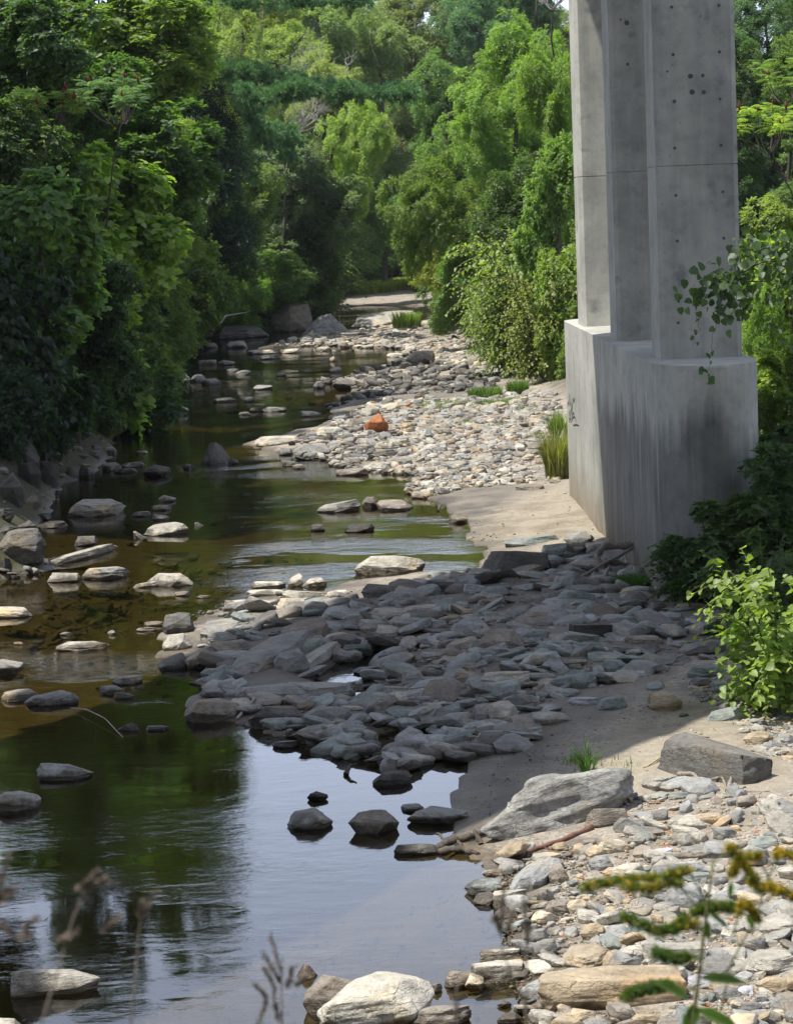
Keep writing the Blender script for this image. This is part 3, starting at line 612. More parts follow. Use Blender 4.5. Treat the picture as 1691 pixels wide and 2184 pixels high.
# region, x0, y0, x1, y1 in that enlargement, shape, colour, how it is called (None: described by its neighbour)
RK = [
 ('R4', 780, 316, 918, 362, 'chunk', 'w', 'bright white block rock standing alone in the upper stream'),
 ('R4', 928, 320, 1065, 365, 'boulder', 'c', 'rounded pale rock beside the bright white block rock'),
 ('R4', 1010, 172, 1160, 235, 'boulder', 'c', 'large rounded pale boulder in the far water'),
 ('R4', 832, 190, 932, 235, 'block', 'g', None), ('R4', 570, 250, 636, 298, 'block', 'g', None),
 ('R4', 1060, 402, 1190, 440, 'slab', 'g', 'thin dark-grey slab breaking the upper stream below two pale rocks'), ('R4', 1000, 388, 1095, 414, 'slab', 'g', None),
 ('R4', 1200, 505, 1350, 553, 'slab', 'g', 'grey slab alone in mid stream above the riffle'), ('R4', 1380, 418, 1455, 448, 'block', 'c', None),
 ('R4', 253, 335, 480, 410, 'boulder', 'g', 'broad grey boulder at the edge of the left bank pile'), ('R4', 450, 332, 580, 410, 'boulder', 'g', 'rounded grey boulder topping the left bank pile'),
 ('R4', 525, 415, 725, 500, 'boulder', 'g', 'big smooth grey boulder in the middle of the left bank pile'), ('R4', 720, 428, 845, 495, 'boulder', 'g', None), ('R4', 800, 456, 957, 515, 'block', 'g', 'flat-topped grey rock at the stream end of the left bank pile'),
 ('R4', 350, 465, 538, 532, 'boulder', 'g', None), ('R4', 310, 418, 440, 478, 'boulder', 'd', None), ('R4', 300, 525, 458, 560, 'slab', 'g', None), ('R4', 370, 620, 495, 675, 'slab', 'g', None), ('R4', 265, 655, 445, 710, 'slab', 'g', None), ('R4', 180, 600, 370, 650, 'slab', 'n', None), ('R4', 500, 640, 575, 668, 'slab', 'g', None),
 ('R4', 552, 668, 718, 738, 'boulder', 'c', 'smooth grey dome rock mirrored in the dark water'),
 ('R4', 210, 784, 432, 855, 'boulder', 'g', 'smooth grey loaf-shaped boulder in the dark pool by the left bank'),
 ('R4', 790, 922, 1050, 1118, 'wedge', 'd', 'tall pointed dark grey rock in the riffle'), ('R4', 1010, 1060, 1090, 1120, 'boulder', 'd', None), ('R4', 665, 1105, 760, 1160, 'boulder', 'd', None),
 ('R4', 895, 605, 1075, 645, 'slab', 'c', None), ('R4', 1130, 605, 1220, 645, 'slab', 'g', None), ('R4', 1275, 672, 1455, 720, 'slab', 'g', None), ('R4', 1090, 715, 1180, 745, 'slab', 'g', None), ('R4', 1170, 680, 1290, 720, 'slab', 'd', None),
 ('R4', 1155, 240, 1400, 280, 'slab', 'w', None), ('R4', 1400, 232, 1570, 275, 'slab', 'w', None), ('R4', 1230, 280, 1410, 320, 'slab', 'p', None),
 ('R5', 0, 890, 345, 975, 'slab', 'w', 'long white flat slab at the tip of the gravel spit'),
 ('R5', 840, 728, 1028, 888, 'boulder', 'r', 'rust-red boulder on the sunlit gravel spit'),
 ('R5', 460, 822, 685, 920, 'slab', 'w', 'blotchy white slab left of the rust-red boulder'), ('R5', 712, 760, 832, 840, 'boulder', 'n', None),
 ('R5', 295, 940, 595, 1062, 'boulder', 'g', 'smooth grey boulder with a raised knob at the spit edge'), ('R5', 190, 980, 290, 1050, 'boulder', 'g', None), ('R5', 905, 990, 1090, 1070, 'boulder', 'd', 'dark rounded boulder in the dark patch below the rust-red boulder'), ('R5', 1098, 990, 1190, 1058, 'boulder', 'g', None),
 ('R5', 345, 702, 522, 755, 'slab', 'w', None), ('R5', 960, 650, 1125, 715, 'slab', 'w', 'thin white slab tilted up behind the rust-red boulder'), ('R5', 1155, 645, 1215, 685, 'boulder', 'r', 'small pinkish-red rock near the green weeds'),
 ('R5', 1118, 800, 1190, 870, 'boulder', 't', None), ('R5', 1280, 838, 1370, 925, 'wedge', 'b', 'grey-green pointed slab standing upright on the gravel'), ('R5', 600, 455, 800, 548, 'boulder', 'd', 'dark broad boulder at the end of the dark bar'), ('R5', 780, 545, 1040, 592, 'slab', 'g', None),
 ('R5', 450, 478, 545, 545, 'block', 'd', None), ('R5', 1165, 245, 1390, 372, 'block', 'n', 'large tan-grey boulder at the far bar under the bushes'), ('R5', 1610, 280, 1760, 370, 'boulder', 'n', None), ('R5', 1120, 320, 1180, 370, 'boulder', 'w', None),
 ('R5', 345, 152, 455, 205, 'block', 'g', None), ('R5', 455, 150, 545, 218, 'block', 'c', None), ('R5', 765, 160, 870, 222, 'block', 'n', None), ('R5', 655, 188, 725, 235, 'block', 'n', None), ('R5', 580, 292, 636, 338, 'boulder', 'w', None), ('R5', 575, 370, 665, 420, 'block', 'c', None),
 ('R5', 810, 1085, 1090, 1170, 'slab', 'w', None), ('R5', 1240, 1140, 1415, 1185, 'slab', 'w', None), ('R5', 1415, 1090, 1650, 1150, 'slab', 'c', None), ('R5', 1015, 262, 1130, 305, 'slab', 'w', None), ('R5', 470, 220, 590, 258, 'slab', 'w', None), ('R5', 720, 1070, 830, 1115, 'slab', 'd', None), ('R5', 430, 1045, 560, 1080, 'slab', 'd', None), ('R5', 215, 1080, 330, 1135, 'block', 'd', None), ('R5', 295, 1112, 390, 1155, 'block', 'n', None), ('R5', 620, 1140, 880, 1205, 'slab', 'n', None),
 ('R6', 1083, 268, 1300, 368, 'boulder', 'k', 'dark mossy boulder at the head of the left riffle'), ('R6', 490, 515, 930, 675, 'slab', 'c', 'big layered rock with sun flecks in the left pool'), ('R6', 1200, 498, 1338, 560, 'boulder', 'c', None), ('R6', 1000, 618, 1150, 672, 'slab', 'g', None), ('R6', 1090, 700, 1440, 815, 'slab', 'c', 'long pale flat rock sloping into the left pool'), ('R6', 1010, 765, 1130, 840, 'wedge', 'g', None), ('R6', 1150, 640, 1290, 700, 'slab', 'd', None), ('R6', 1150, 575, 1305, 625, 'slab', 'g', None),
 ('R6', 560, 798, 732, 895, 'boulder', 'n', None), ('R6', 380, 888, 872, 1035, 'slab', 'c', 'long narrow pale ledge slanting across the left water'), ('R6', 350, 1078, 605, 1172, 'boulder', 'c', 'rounded pale grey rock below the slanting ledge'), ('R6', 605, 1030, 970, 1150, 'slab', 'g', 'ridged grey rock between the slanting ledge and the cream block'), ('R6', 1115, 1082, 1465, 1200, 'block', 'w', 'sunlit cream layered block at the lip of the riffle'), ('R6', 1010, 1160, 1215, 1210, 'slab', 'w', None),
 ('R6', 45, 1090, 150, 1140, 'slab', 'c', None), ('R6', -60, 790, 345, 1040, 'block', 'n', 'huge dark angular boulder on the left waterside'), ('R6', -40, 715, 175, 850, 'boulder', 'd', None), ('R6', 180, 498, 310, 610, 'boulder', 'n', None), ('R6', -40, 590, 98, 700, 'boulder', 'd', None), ('R6', -40, 310, 185, 560, 'boulder', 'n', 'tall rounded brown boulder in the left bank riprap'), ('R6', 130, 235, 310, 420, 'block', 'd', None), ('R6', 280, 225, 440, 430, 'block', 'd', None), ('R6', 10, 50, 280, 250, 'boulder', 'n', None), ('R6', 770, 248, 920, 325, 'block', 'n', None), ('R6', 915, 243, 1098, 298, 'slab', 'g', None), ('R6', 500, 288, 590, 372, 'block', 'g', None), ('R6', 590, 280, 720, 378, 'block', 'n', None), ('R6', 860, 292, 1040, 340, 'slab', 'n', None), ('R6', 660, 160, 770, 220, 'block', 'g', None), ('R6', 775, 135, 885, 190, 'block', 'c', None), ('R6', 1030, 162, 1125, 195, 'slab', 'c', None), ('R6', 300, 690, 505, 760, 'slab', 'g', None), ('R6', 240, 630, 390, 700, 'boulder', 'd', None), ('R6', 0, 980, 90, 1110, 'boulder', 'd', None), ('R6', 100, 680, 290, 800, 'boulder', 'd', None), ('R6', 1480, 708, 1548, 740, 'wedge', 'g', None), ('R6', 370, 970, 455, 1010, 'boulder', 'd', None),
 ('R7', 0, 528, 210, 610, 'slab', 'p', 'blue-grey slab at the water edge below the gravel'), ('R7', 518, 640, 665, 722, 'boulder', 'n', 'small knobbly mud-coloured rock by the pale silt beach'), ('R7', 155, 575, 255, 612, 'slab', 'w', None), ('P', 672, 1062, 770, 1092, 'slab', 'g', None), ('P', 772, 1054, 808, 1082, 'block', 'n', None), ('P', 800, 1060, 880, 1088, 'slab', 'n', None),
 ('P', 758, 1172, 906, 1222, 'block', 'w', 'broad cream rock standing alone in the shining shallows'),
 ('R7', 925, 800, 1370, 890, 'slab', 'b', 'long blue-green slab lying on the mud ledge by the pier'), ('R7', 1380, 770, 1640, 880, 'boulder', 'g', 'lumpy grey boulder at the foot of the pier'), ('R7', 740, 880, 1300, 1110, 'boulder', 'd', 'curved shade-darkened mud-coated boulder under the blue-green slab'), ('R7', 800, 960, 1115, 1100, 'boulder', 'd', None), ('R7', 1240, 1060, 1440, 1130, 'boulder', 'p', None), ('R7', 1230, 1115, 1385, 1205, 'block', 'n', None), ('R7', 1025, 415, 1250, 475, 'block', 'n', None), ('R7', 1085, 155, 1210, 205, 'block', 'g', None), ('R7', 270, 290, 450, 340, 'slab', 'w', None), ('R7', 305, 390, 420, 445, 'slab', 'w', None), ('R7', 770, 208, 875, 258, 'slab', 'c', None), ('R7', 700, 300, 850, 350, 'slab', 'w', None), ('R7', 620, 110, 740, 155, 'block', 'n', None), ('R7', 1110, 85, 1310, 180, 'boulder', 'n', 'rounded brown-grey rock at the gravel edge next to the tall grass'), ('R7', 450, 250, 680, 295, 'slab', 'w', None),  # curved mud-coated boulder: dark tint stands in for the shade on it
 ('R8', -80, 255, 242, 355, 'slab', 'c', 'pale rock cut by the left picture edge above the rapids'), ('R8', 410, 522, 825, 605, 'slab', 'c', 'long low slab with a dark wet side at the top of the rapids'), ('R8', -100, 655, 182, 790, 'boulder', 'g', 'smooth grey boulder at the left edge beside the rapids'), ('R8', 455, 455, 568, 488, 'boulder', 'w', None), ('R8', 815, 442, 885, 485, 'boulder', 'w', 'small cream stone poking out of the brown shallows'), ('R8', 1035, 420, 1190, 458, 'slab', 'w', None), ('R8', 1095, 373, 1262, 415, 'slab', 'w', None),
 ('R8', 187, 895, 600, 1025, 'block', 'g', 'jagged grey rock damming the foot of the rapids'), ('R8', 0, 890, 300, 985, 'slab', 'n', None), ('R8', 750, 845, 925, 940, 'block', 'g', None), ('R8', 845, 770, 1085, 865, 'slab', 'g', None), ('R8', 870, 905, 1020, 968, 'block', 'g', None), ('R8', 890, 1133, 1080, 1215, 'wedge', 'd', 'low pointed rock in the black pool'), ('R8', 1110, 1155, 1290, 1215, 'slab', 'd', None), ('R8', 105, 532, 185, 560, 'boulder', 't', None),
 ('S1', 30, 415, 275, 600, 'boulder', 'd', 'tall rounded dark boulder at the stream edge of the shaded bar'), ('S1', 25, 568, 245, 725, 'block', 'c', 'pale angular boulder in front of the tall rounded dark one'), ('S1', 185, 680, 445, 860, 'boulder', 'g', None), ('S1', -20, 725, 215, 870, 'block', 'd', None), ('S1', 365, 560, 590, 690, 'block', 'g', None), ('S1', 300, 460, 640, 620, 'slab', 'g', 'broad flat grey slab behind the big sloping slab'), ('S1', 515, 632, 690, 712, 'block', 'g', None), ('S1', 490, 385, 625, 470, 'wedge', 'k', 'small black jagged rock next to the brown shallows'),
 ('S1', 540, 590, 1150, 985, 'slab', 'g', 'huge sloping grey slab in the middle of the shaded bar'), ('S1', 870, 690, 1150, 900, 'block', 'g', None), ('S1', 920, 450, 1290, 640, 'block', 'n', None), ('S1', 1000, 685, 1380, 910, 'slab', 'c', 'long pale slab slanting beside the small sky puddle'), ('S1', 1240, 578, 1475, 700, 'slab', 'c', None), ('S1', 1420, 600, 1650, 740, 'block', 'g', None), ('S1', 1330, 715, 1455, 815, 'block', 'd', None), ('S1', 1470, 810, 1690, 900, 'slab', 'd', None),
 ('S1', 600, 960, 1130, 1120, 'slab', 'g', 'low wide slab in front of the huge sloping slab'), ('S1', 900, 885, 1510, 1100, 'slab', 'g', 'pointed grey slab below the small sky puddle'), ('S1', 190, 1040, 620, 1270, 'block', 'n', 'blotched brown boulder at the pool edge'), ('S1', 690, 1120, 1120, 1290, 'block', 'd', None), ('S1', 1100, 1130, 1480, 1290, 'block', 'g', None), ('S1', 540, 1075, 730, 1170, 'slab', 'c', None), ('S1', 1120, 1020, 1395, 1135, 'slab', 'g', None),
 ('S1', 980, 128, 1100, 235, 'block', 'w', 'upright cream rock at the left end of the sunny row'), ('S1', 1100, 150, 1282, 240, 'block', 'w', None), ('S1', 705, 178, 980, 245, 'slab', 'w', None), ('S1', 650, 243, 1010, 305, 'slab', 'w', 'long low cream slab lapped by the riffle'), ('S1', 930, 245, 1290, 330, 'slab', 'w', None), ('S1', 885, 305, 1130, 415, 'boulder', 'w', 'cream boulder half in the bridge shadow'), ('S1', 505, 320, 900, 380, 'slab', 'w', None), ('S1', 1260, 250, 1460, 315, 'slab', 'w', None), ('S1', 1150, 315, 1480, 395, 'slab', 'g', None), ('S1', 1300, 278, 1385, 325, 'boulder', 'n', None), ('S1', 1460, 310, 1640, 410, 'block', 'd', None), ('S1', 120, 262, 240, 310, 'slab', 'w', None), ('S1', 290, 298, 400, 325, 'slab', 'w', None),
 ('S2', 980, 510, 1335, 768, 'block', 'n', 'big brown angular boulder upright among the shaded cobbles'), ('S2', 100, 1015, 415, 1225, 'boulder', 'g', 'big smooth grey boulder beside the long sky puddle'), ('S2', 125, 955, 515, 1080, 'slab', 'g', None), ('S2', 140, 850, 400, 950, 'block', 'g', None), ('S2', 1005, 865, 1400, 1005, 'slab', 'c', 'wide pale slab on the dark mud'), ('S2', 1065, 1100, 1295, 1260, 'slab', 'c', 'squarish pale slab lying on the mud in front of the wide pale one'), ('S2', 945, 1100, 1120, 1250, 'slab', 'g', None), ('S2', 990, 1230, 1270, 1330, 'slab', 'g', None), ('S2', 595, 1110, 810, 1230, 'block', 'c', None), ('S2', 1170, 1005, 1350, 1105, 'slab', 'c', 'kidney-shaped pale stone alone on the mud'),
 ('S2', 1035, 410, 1240, 505, 'block', 'c', None), ('S2', 1215, 485, 1385, 555, 'slab', 'c', None), ('S2', 1330, 555, 1540, 655, 'block', 'b', 'blue-grey layered block right of the big brown boulder'), ('S2', 665, 560, 880, 670, 'block', 'g', None), ('S2', 375, 590, 550, 720, 'boulder', 'c', None), ('S2', 480, 575, 635, 690, 'block', 'g', None), ('S2', 155, 400, 490, 480, 'slab', 'c', None), ('S2', 405, 365, 760, 450, 'slab', 'c', None), ('S2', 380, 445, 580, 545, 'slab', 'c', None), ('S2', 70, 475, 320, 600, 'slab', 'g', None), ('S2', 490, 205, 715, 325, 'slab', 'b', 'blue-green slab at the water edge of the shaded bar'), ('S2', 705, 180, 830, 280, 'block', 'g', None), ('S2', 85, 210, 470, 330, 'block', 'd', None), ('S2', 430, 132, 700, 235, 'boulder', 'n', None), ('S2', 875, 205, 1080, 300, 'block', 'p', None), ('S2', 1430, 645, 1590, 770, 'slab', 'b', None), ('S2', 610, 915, 770, 1030, 'slab', 'g', None), ('S2', 805, 870, 1000, 970, 'block', 'n', None), ('S2', 885, 1000, 1040, 1095, 'slab', 'c', None), ('S2', 690, 1030, 810, 1100, 'block', 'c', None), ('S2', 200, 525, 430, 630, 'slab', 'c', None), ('S2', 575, 480, 740, 580, 'slab', 'g', None), ('S2', 920, 495, 1060, 580, 'boulder', 'g', None), ('S2', 910, 630, 1040, 725, 'slab', 'b', None), ('S2', 1320, 390, 1440, 450, 'slab', 'b', None), ('S2', 1290, 300, 1530, 370, 'block', 'g', None), ('S2', 545, 715, 720, 790, 'slab', 'g', None), ('S2', 400, 850, 580, 985, 'slab', 'g', None), ('S2', 660, 700, 860, 800, 'block', 'n', None), ('S2', 850, 800, 1000, 890, 'block', 'n', None),
 ('S3', 215, 540, 475, 680, 'beam', 'k', 'dark square-edged block below the weathered log'), ('S3', 620, 435, 790, 525, 'wedge', 'v', 'white streaked rock behind the weathered log'), ('S3', 750, 480, 980, 560, 'slab', 'b', None), ('S3', 925, 275, 1045, 345, 'boulder', 'p', 'rounded pale rock at the edge of the grass tuft'), ('S3', 670, 750, 830, 830, 'boulder', 'g', 'egg-shaped smooth grey stone on the mud'), ('S3', 985, 838, 1260, 930, 'slab', 'b', 'long blue-grey slab near the lit knotweed'), ('S3', 1000, 915, 1160, 990, 'block', 'd', None), ('S3', 400, 800, 600, 885, 'block', 'b', None), ('S3', 185, 1045, 420, 1110, 'slab', 'v', 'pale lilac flake standing on the dark mud'), ('S3', 395, 1025, 595, 1145, 'slab', 'b', 'green-grey slab at the shadow edge on the sand'), ('S3', 725, 995, 965, 1155, 'block', 't', 'tan and black layered rock at the edge of the sand'), ('S3', 1135, 945, 1280, 1000, 'slab', 'b', None), ('S3', 1105, 1118, 1430, 1210, 'slab', 'b', 'long pale green slab half buried in the sand'), ('S3', 715, 940, 845, 1010, 'slab', 'b', None), ('S3', 880, 670, 1050, 730, 'slab', 'g', None), ('S3', 355, 750, 465, 810, 'boulder', 'n', None), ('S3', 530, 360, 630, 440, 'block', 'p', None), ('S3', 30, 188, 205, 255, 'boulder', 'p', None), ('S3', 20, 235, 155, 310, 'block', 'n', None), ('S3', 575, 640, 830, 710, 'slab', 'n', None), ('S3', 930, 1155, 1000, 1190, 'boulder', 'd', None), ('S3', 110, 685, 240, 765, 'block', 'b', None), ('S3', 0, 680, 130, 780, 'slab', 'b', None), ('S3', 10, 770, 160, 845, 'slab', 'b', None), ('S3', 855, 415, 915, 455, 'boulder', 'v', None),
 ('S4', 870, 398, 1480, 690, 'block', 'd', 'large dark brown flat-topped boulder on the sunlit sand'), ('S4', -370, 590, 620, 1090, 'block', 'g', 'massive streaked silver-grey boulder beside the pool'), ('S4', 300, 810, 595, 965, 'boulder', 'n', 'rounded tan-grey rock leaning on the massive streaked boulder'), ('S4', 495, 880, 690, 1000, 'boulder', 'g', 'rough pitted grey rock next to the rounded tan-grey one'), ('S4', 1225, 650, 1365, 780, 'wedge', 'p', None), ('S4', 1360, 315, 1570, 415, 'boulder', 't', 'tan stone at the right edge behind the sand'), ('S4', 1590, 330, 1700, 420, 'block', 'p', None), ('S4', 405, 1040, 595, 1115, 'slab', 'w', None), ('S4', 590, 1012, 715, 1095, 'boulder', 'c', None), ('S4', 615, 1075, 780, 1170, 'slab', 'n', None), ('S4', 755, 1095, 905, 1165, 'slab', 'v', 'flat lilac-white stone on the foreground gravel'), ('S4', 940, 1075, 1210, 1145, 'slab', 'g', None), ('S4', 715, 735, 875, 775, 'slab', 'b', None), ('S4', 870, 725, 1080, 780, 'slab', 'b', None), ('S4', 690, 605, 940, 730, 'slab', 'c', 'weathered pale flake leaning before the brown boulder'), ('S4', 810, 610, 1080, 725, 'slab', 'p', 'split silvery flake beside the driftwood twigs'), ('S4', 1000, 970, 1075, 1030, 'boulder', 'd', None),
 ('S5', 665, 620, 865, 770, 'boulder', 'w', 'round whitish stone on the mud near the pool'), ('S5', 545, 310, 830, 545, 'slab', 'p', 'tilted grey slab at the pool edge'), ('S5', 800, 275, 950, 450, 'block', 'n', None), ('S5', 375, 475, 635, 600, 'chunk', 'w', 'cream block at the tip of the foreground shore'), ('S5', 225, 480, 420, 605, 'block', 'n', None), ('S5', 780, 540, 980, 690, 'slab', 'n', None), ('S5', 915, 552, 1120, 672, 'boulder', 'c', 'oval pinkish-grey stone in the foreground gravel'), ('S5', 1020, 730, 1245, 870, 'boulder', 't', 'rounded tan stone in the foreground gravel'), ('S5', 1240, 730, 1430, 870, 'block', 'p', None), ('S5', 1380, 640, 1620, 880, 'wedge', 'b', 'green-grey pointed layered rock behind the goldenrod'), ('S5', 1180, 98, 1410, 195, 'slab', 'w', None), ('S5', 1400, 70, 1530, 165, 'boulder', 'c', None), ('S5', 1110, 210, 1290, 350, 'block', 'p', 'white-streaked grey block in the foreground gravel'), ('S5', 1210, 305, 1385, 398, 'block', 't', None), ('S5', 660, 175, 900, 300, 'slab', 'c', None), ('S5', 820, 120, 950, 200, 'block', 't', None), ('S5', 278, 910, 580, 1030, 'chunk', 'w', 'white block behind the large white one in the small inlet'), ('S5', 215, 1008, 600, 1200, 'chunk', 'w', 'large white block at the small inlet'), ('S5', 150, 1105, 312, 1250, 'boulder', 'w', 'wet-footed white stone in the small inlet'), ('S5', 0, 1060, 220, 1240, 'boulder', 'n', None), ('S5', 605, 1000, 830, 1150, 'slab', 'w', None), ('S5', 915, 885, 1290, 1100, 'slab', 't', 'tan flat slab on the foreground mud'), ('S5', 620, 1100, 1120, 1370, 'slab', 'p', 'long grey slab in front of the tan beam stone'), ('S5', 700, 840, 890, 975, 'block', 'p', None), ('S5', 640, 1370, 880, 1510, 'block', 'c', None), ('S5', 410, 1400, 590, 1510, 'block', 'n', None), ('S5', 405, 1320, 515, 1385, 'boulder', 'n', None), ('S5', 750, 1305, 890, 1370, 'boulder', 'c', None), ('S5', 1300, 1455, 1560, 1560, 'boulder', 'n', None), ('S5', 1060, 1465, 1155, 1525, 'boulder', 'c', None), ('S5', 1250, 620, 1400, 740, 'slab', 'c', None), ('S5', 870, 690, 1010, 748, 'slab', 'w', None), ('S5', 1100, 682, 1230, 735, 'boulder', 'p', None), ('S5', -330, 1330, 220, 1540, 'slab', 'n', None), ('S5', 1000, 520, 1150, 570, 'slab', 'c', None), ('S5', 1390, 590, 1650, 670, 'slab', 't', None),
 ('S6', -560, 1190, 730, 1670, 'beam', 't', 'squared tan beam-like stone in the foreground'), ('S6', 385, 1040, 900, 1240, 'beam', 'c', 'long pale rough block behind the tan beam stone'), ('S6', 970, 1060, 1310, 1270, 'block', 'c', 'pale square block behind the goldenrod stem'), ('S6', 1290, 1060, 1760, 1340, 'slab', 'c', 'broad pale slab at the right edge behind the goldenrod'), ('S6', 630, 305, 940, 450, 'block', 'p', None), ('S6', 690, 380, 1000, 520, 'slab', 'b', 'thick green-grey slab casting shade on the foreground gravel'), ('S6', 480, 300, 660, 430, 'block', 'n', None), ('S6', 490, 530, 680, 600, 'slab', 'c', None), ('S6', 830, 555, 1000, 650, 'slab', 'p', None), ('S6', 985, 580, 1130, 715, 'block', 'p', None), ('S6', 720, 1300, 1050, 1430, 'slab', 'v', None), ('S6', 960, 1320, 1220, 1500, 'block', 't', None), ('S6', 1205, 1410, 1355, 1520, 'block', 'v', None), ('S6', 1510, 1465, 1760, 1690, 'boulder', 'g', 'dark grey rounded boulder at the right edge beside the dry twigs'), ('S6', 1370, 1330, 1690, 1490, 'block', 't', None), ('S6', 420, 1660, 670, 1780, 'block', 'c', None), ('S6', 1050, 860, 1290, 1030, 'slab', 'c', None), ('S6', 1400, 780, 1760, 1000, 'slab', 'c', None), ('S6', 730, 820, 960, 930, 'slab', 't', None), ('S6', 340, 1175, 470, 1250, 'boulder', 'w', None), ('S6', 1500, 650, 1720, 790, 'slab', 'p', None), ('S6', 1360, 1570, 1510, 1620, 'slab', 'p', None),
 ('S7', 78, 765, 755, 1048, 'block', 'c', 'jagged pink-white rock in the sunlit shallows'), ('S7', -170, 1185, 160, 1400, 'block', 'w', 'white rock at the bottom left edge'),
 ('S8', 608, 512, 1430, 960, 'block', 'w', 'large flat-faced white boulder at the bottom edge'), ('S8', 545, 512, 1035, 850, 'boulder', 'n', 'mud-stained rock behind the large white boulder'), ('S8', 490, 475, 638, 600, 'wedge', 'n', 'small pointed rock rising from the calm pool'), ('S8', 1390, 610, 1465, 690, 'boulder', 'n', None),
 ('P', 72, 1618, 196, 1662, 'slab', 'g', 'low rock in the black pool with a split top'), ('P', -20, 1676, 82, 1728, 'block', 'c', 'grey rock at the left edge of the black pool'), ('P', 612, 1710, 704, 1768, 'block', 'g', 'angular grey rock in the sky reflection'), ('P', 740, 1716, 852, 1776, 'boulder', 'n', 'rounded half-sunlit boulder in the sky reflection'), ('P', 655, 1684, 700, 1706, 'boulder', 'k', 'small black stone behind the angular grey rock'), ('P', 868, 1712, 1000, 1756, 'boulder', 'g', 'smooth mud-grey hump at the pool edge'), ('P', 842, 1792, 945, 1822, 'boulder', 'd', 'dark smooth hump by the driftwood'), ('P', 855, 1706, 905, 1730, 'slab', 'd', None), ('P', 795, 1640, 880, 1672, 'block', 'd', None), ('P', 580, 1574, 640, 1594, 'slab', 'd', None), ('P', 662, 1114, 694, 1132, 'boulder', 'k', None), ('P', 732, 1112, 800, 1134, 'slab', 'k', 'black waterlogged slab in the stream below the gravel point'),
 ('P', 640, 660, 755, 712, 'wedge', 'p', 'streaked grey bedrock outcrop at the far bend'), ('P', 748, 658, 900, 698, 'slab', 'c', 'pale flat bedrock ledge at the far bend'), ('P', 575, 640, 668, 708, 'block', 'n', 'dark sloping bedrock under the left bushes'), ('P', 450, 690, 570, 722, 'slab', 'd', None), ('P', 330, 690, 450, 735, 'block', 'k', None),
]
# elongated stones: axis on the ground, width and height in photo units, shape, tilt
AX = {
 'massive streaked silver-grey boulder beside the pool': (1046, 1790, 1335, 1702, 150, 112, 'crag', .10, -.08),
 'large dark brown flat-topped boulder on the sunlit sand': (1437, 1636, 1614, 1668, 105, 72, 'chunk', -.14, .05),
 'huge sloping grey slab in the middle of the shaded bar': (505, 1442, 655, 1366, 120, 34, 'slab', .06, -.07),
 'long pale slab slanting beside the small sky puddle': (628, 1432, 718, 1388, 46, 26, 'slab', .15, -.05),
 'long narrow pale ledge slanting across the left water': (100, 1203, 243, 1172, 40, 16, 'slab', .05, -.02),
 'tilted grey slab at the pool edge': (1108, 1905, 1172, 1852, 75, 40, 'slab', .30, -.1),
 'long grey slab in front of the tan beam stone': (1130, 2130, 1235, 2078, 80, 34, 'slab', .1, -.05),
 'squared tan beam-like stone in the foreground': (1165, 2150, 1448, 2118, 110, 74, 'chunk', .10, -.02),
 'large flat-faced white boulder at the bottom edge': (690, 2200, 905, 2146, 170, 100, 'block', .30, -.12),
 'pointed grey slab below the small sky puddle': (600, 1480, 755, 1486, 90, 36, 'slab', .2, .05),
}
def place_rock(i, px0, py0, px1, py1, shape, rs):
    xc = (px0 + px1) / 2; p = on_ground(xc, py1); z = p[2]; d = float(np.linalg.norm(p - np.array([0, 0, CAM_H])))
    k = d / FPX; w_ = (px1 - px0) * k; hm = (py1 - py0) * k; sd = (CAM_H - z) / d; cd = math.sqrt(1 - sd * sd)
    fl = {'slab': .22, 'block': .36, 'boulder': .55, 'wedge': .62, 'beam': .40, 'chunk': .42}[shape]
    T = min(fl * w_, hm * .8); L = (hm - T * cd) / sd
    if L > w_ * 1.15: L = w_ * 1.15; T = (hm - L * sd) / cd
    if L < w_ * .38: L = w_ * .45; T = max((hm - L * sd) / cd, .35 * hm)
    T = min(T, hm * 1.0)
    return (p[0], p[1] + L * .46, max(height(p[0], p[1] + L * .46), z - .05) if z > .03 else 0.0 - .0), (w_, L, T * 1.03)
ROCKS = []       # (object, P-centre, label or None, phrase)
rs = np.random.RandomState(5)
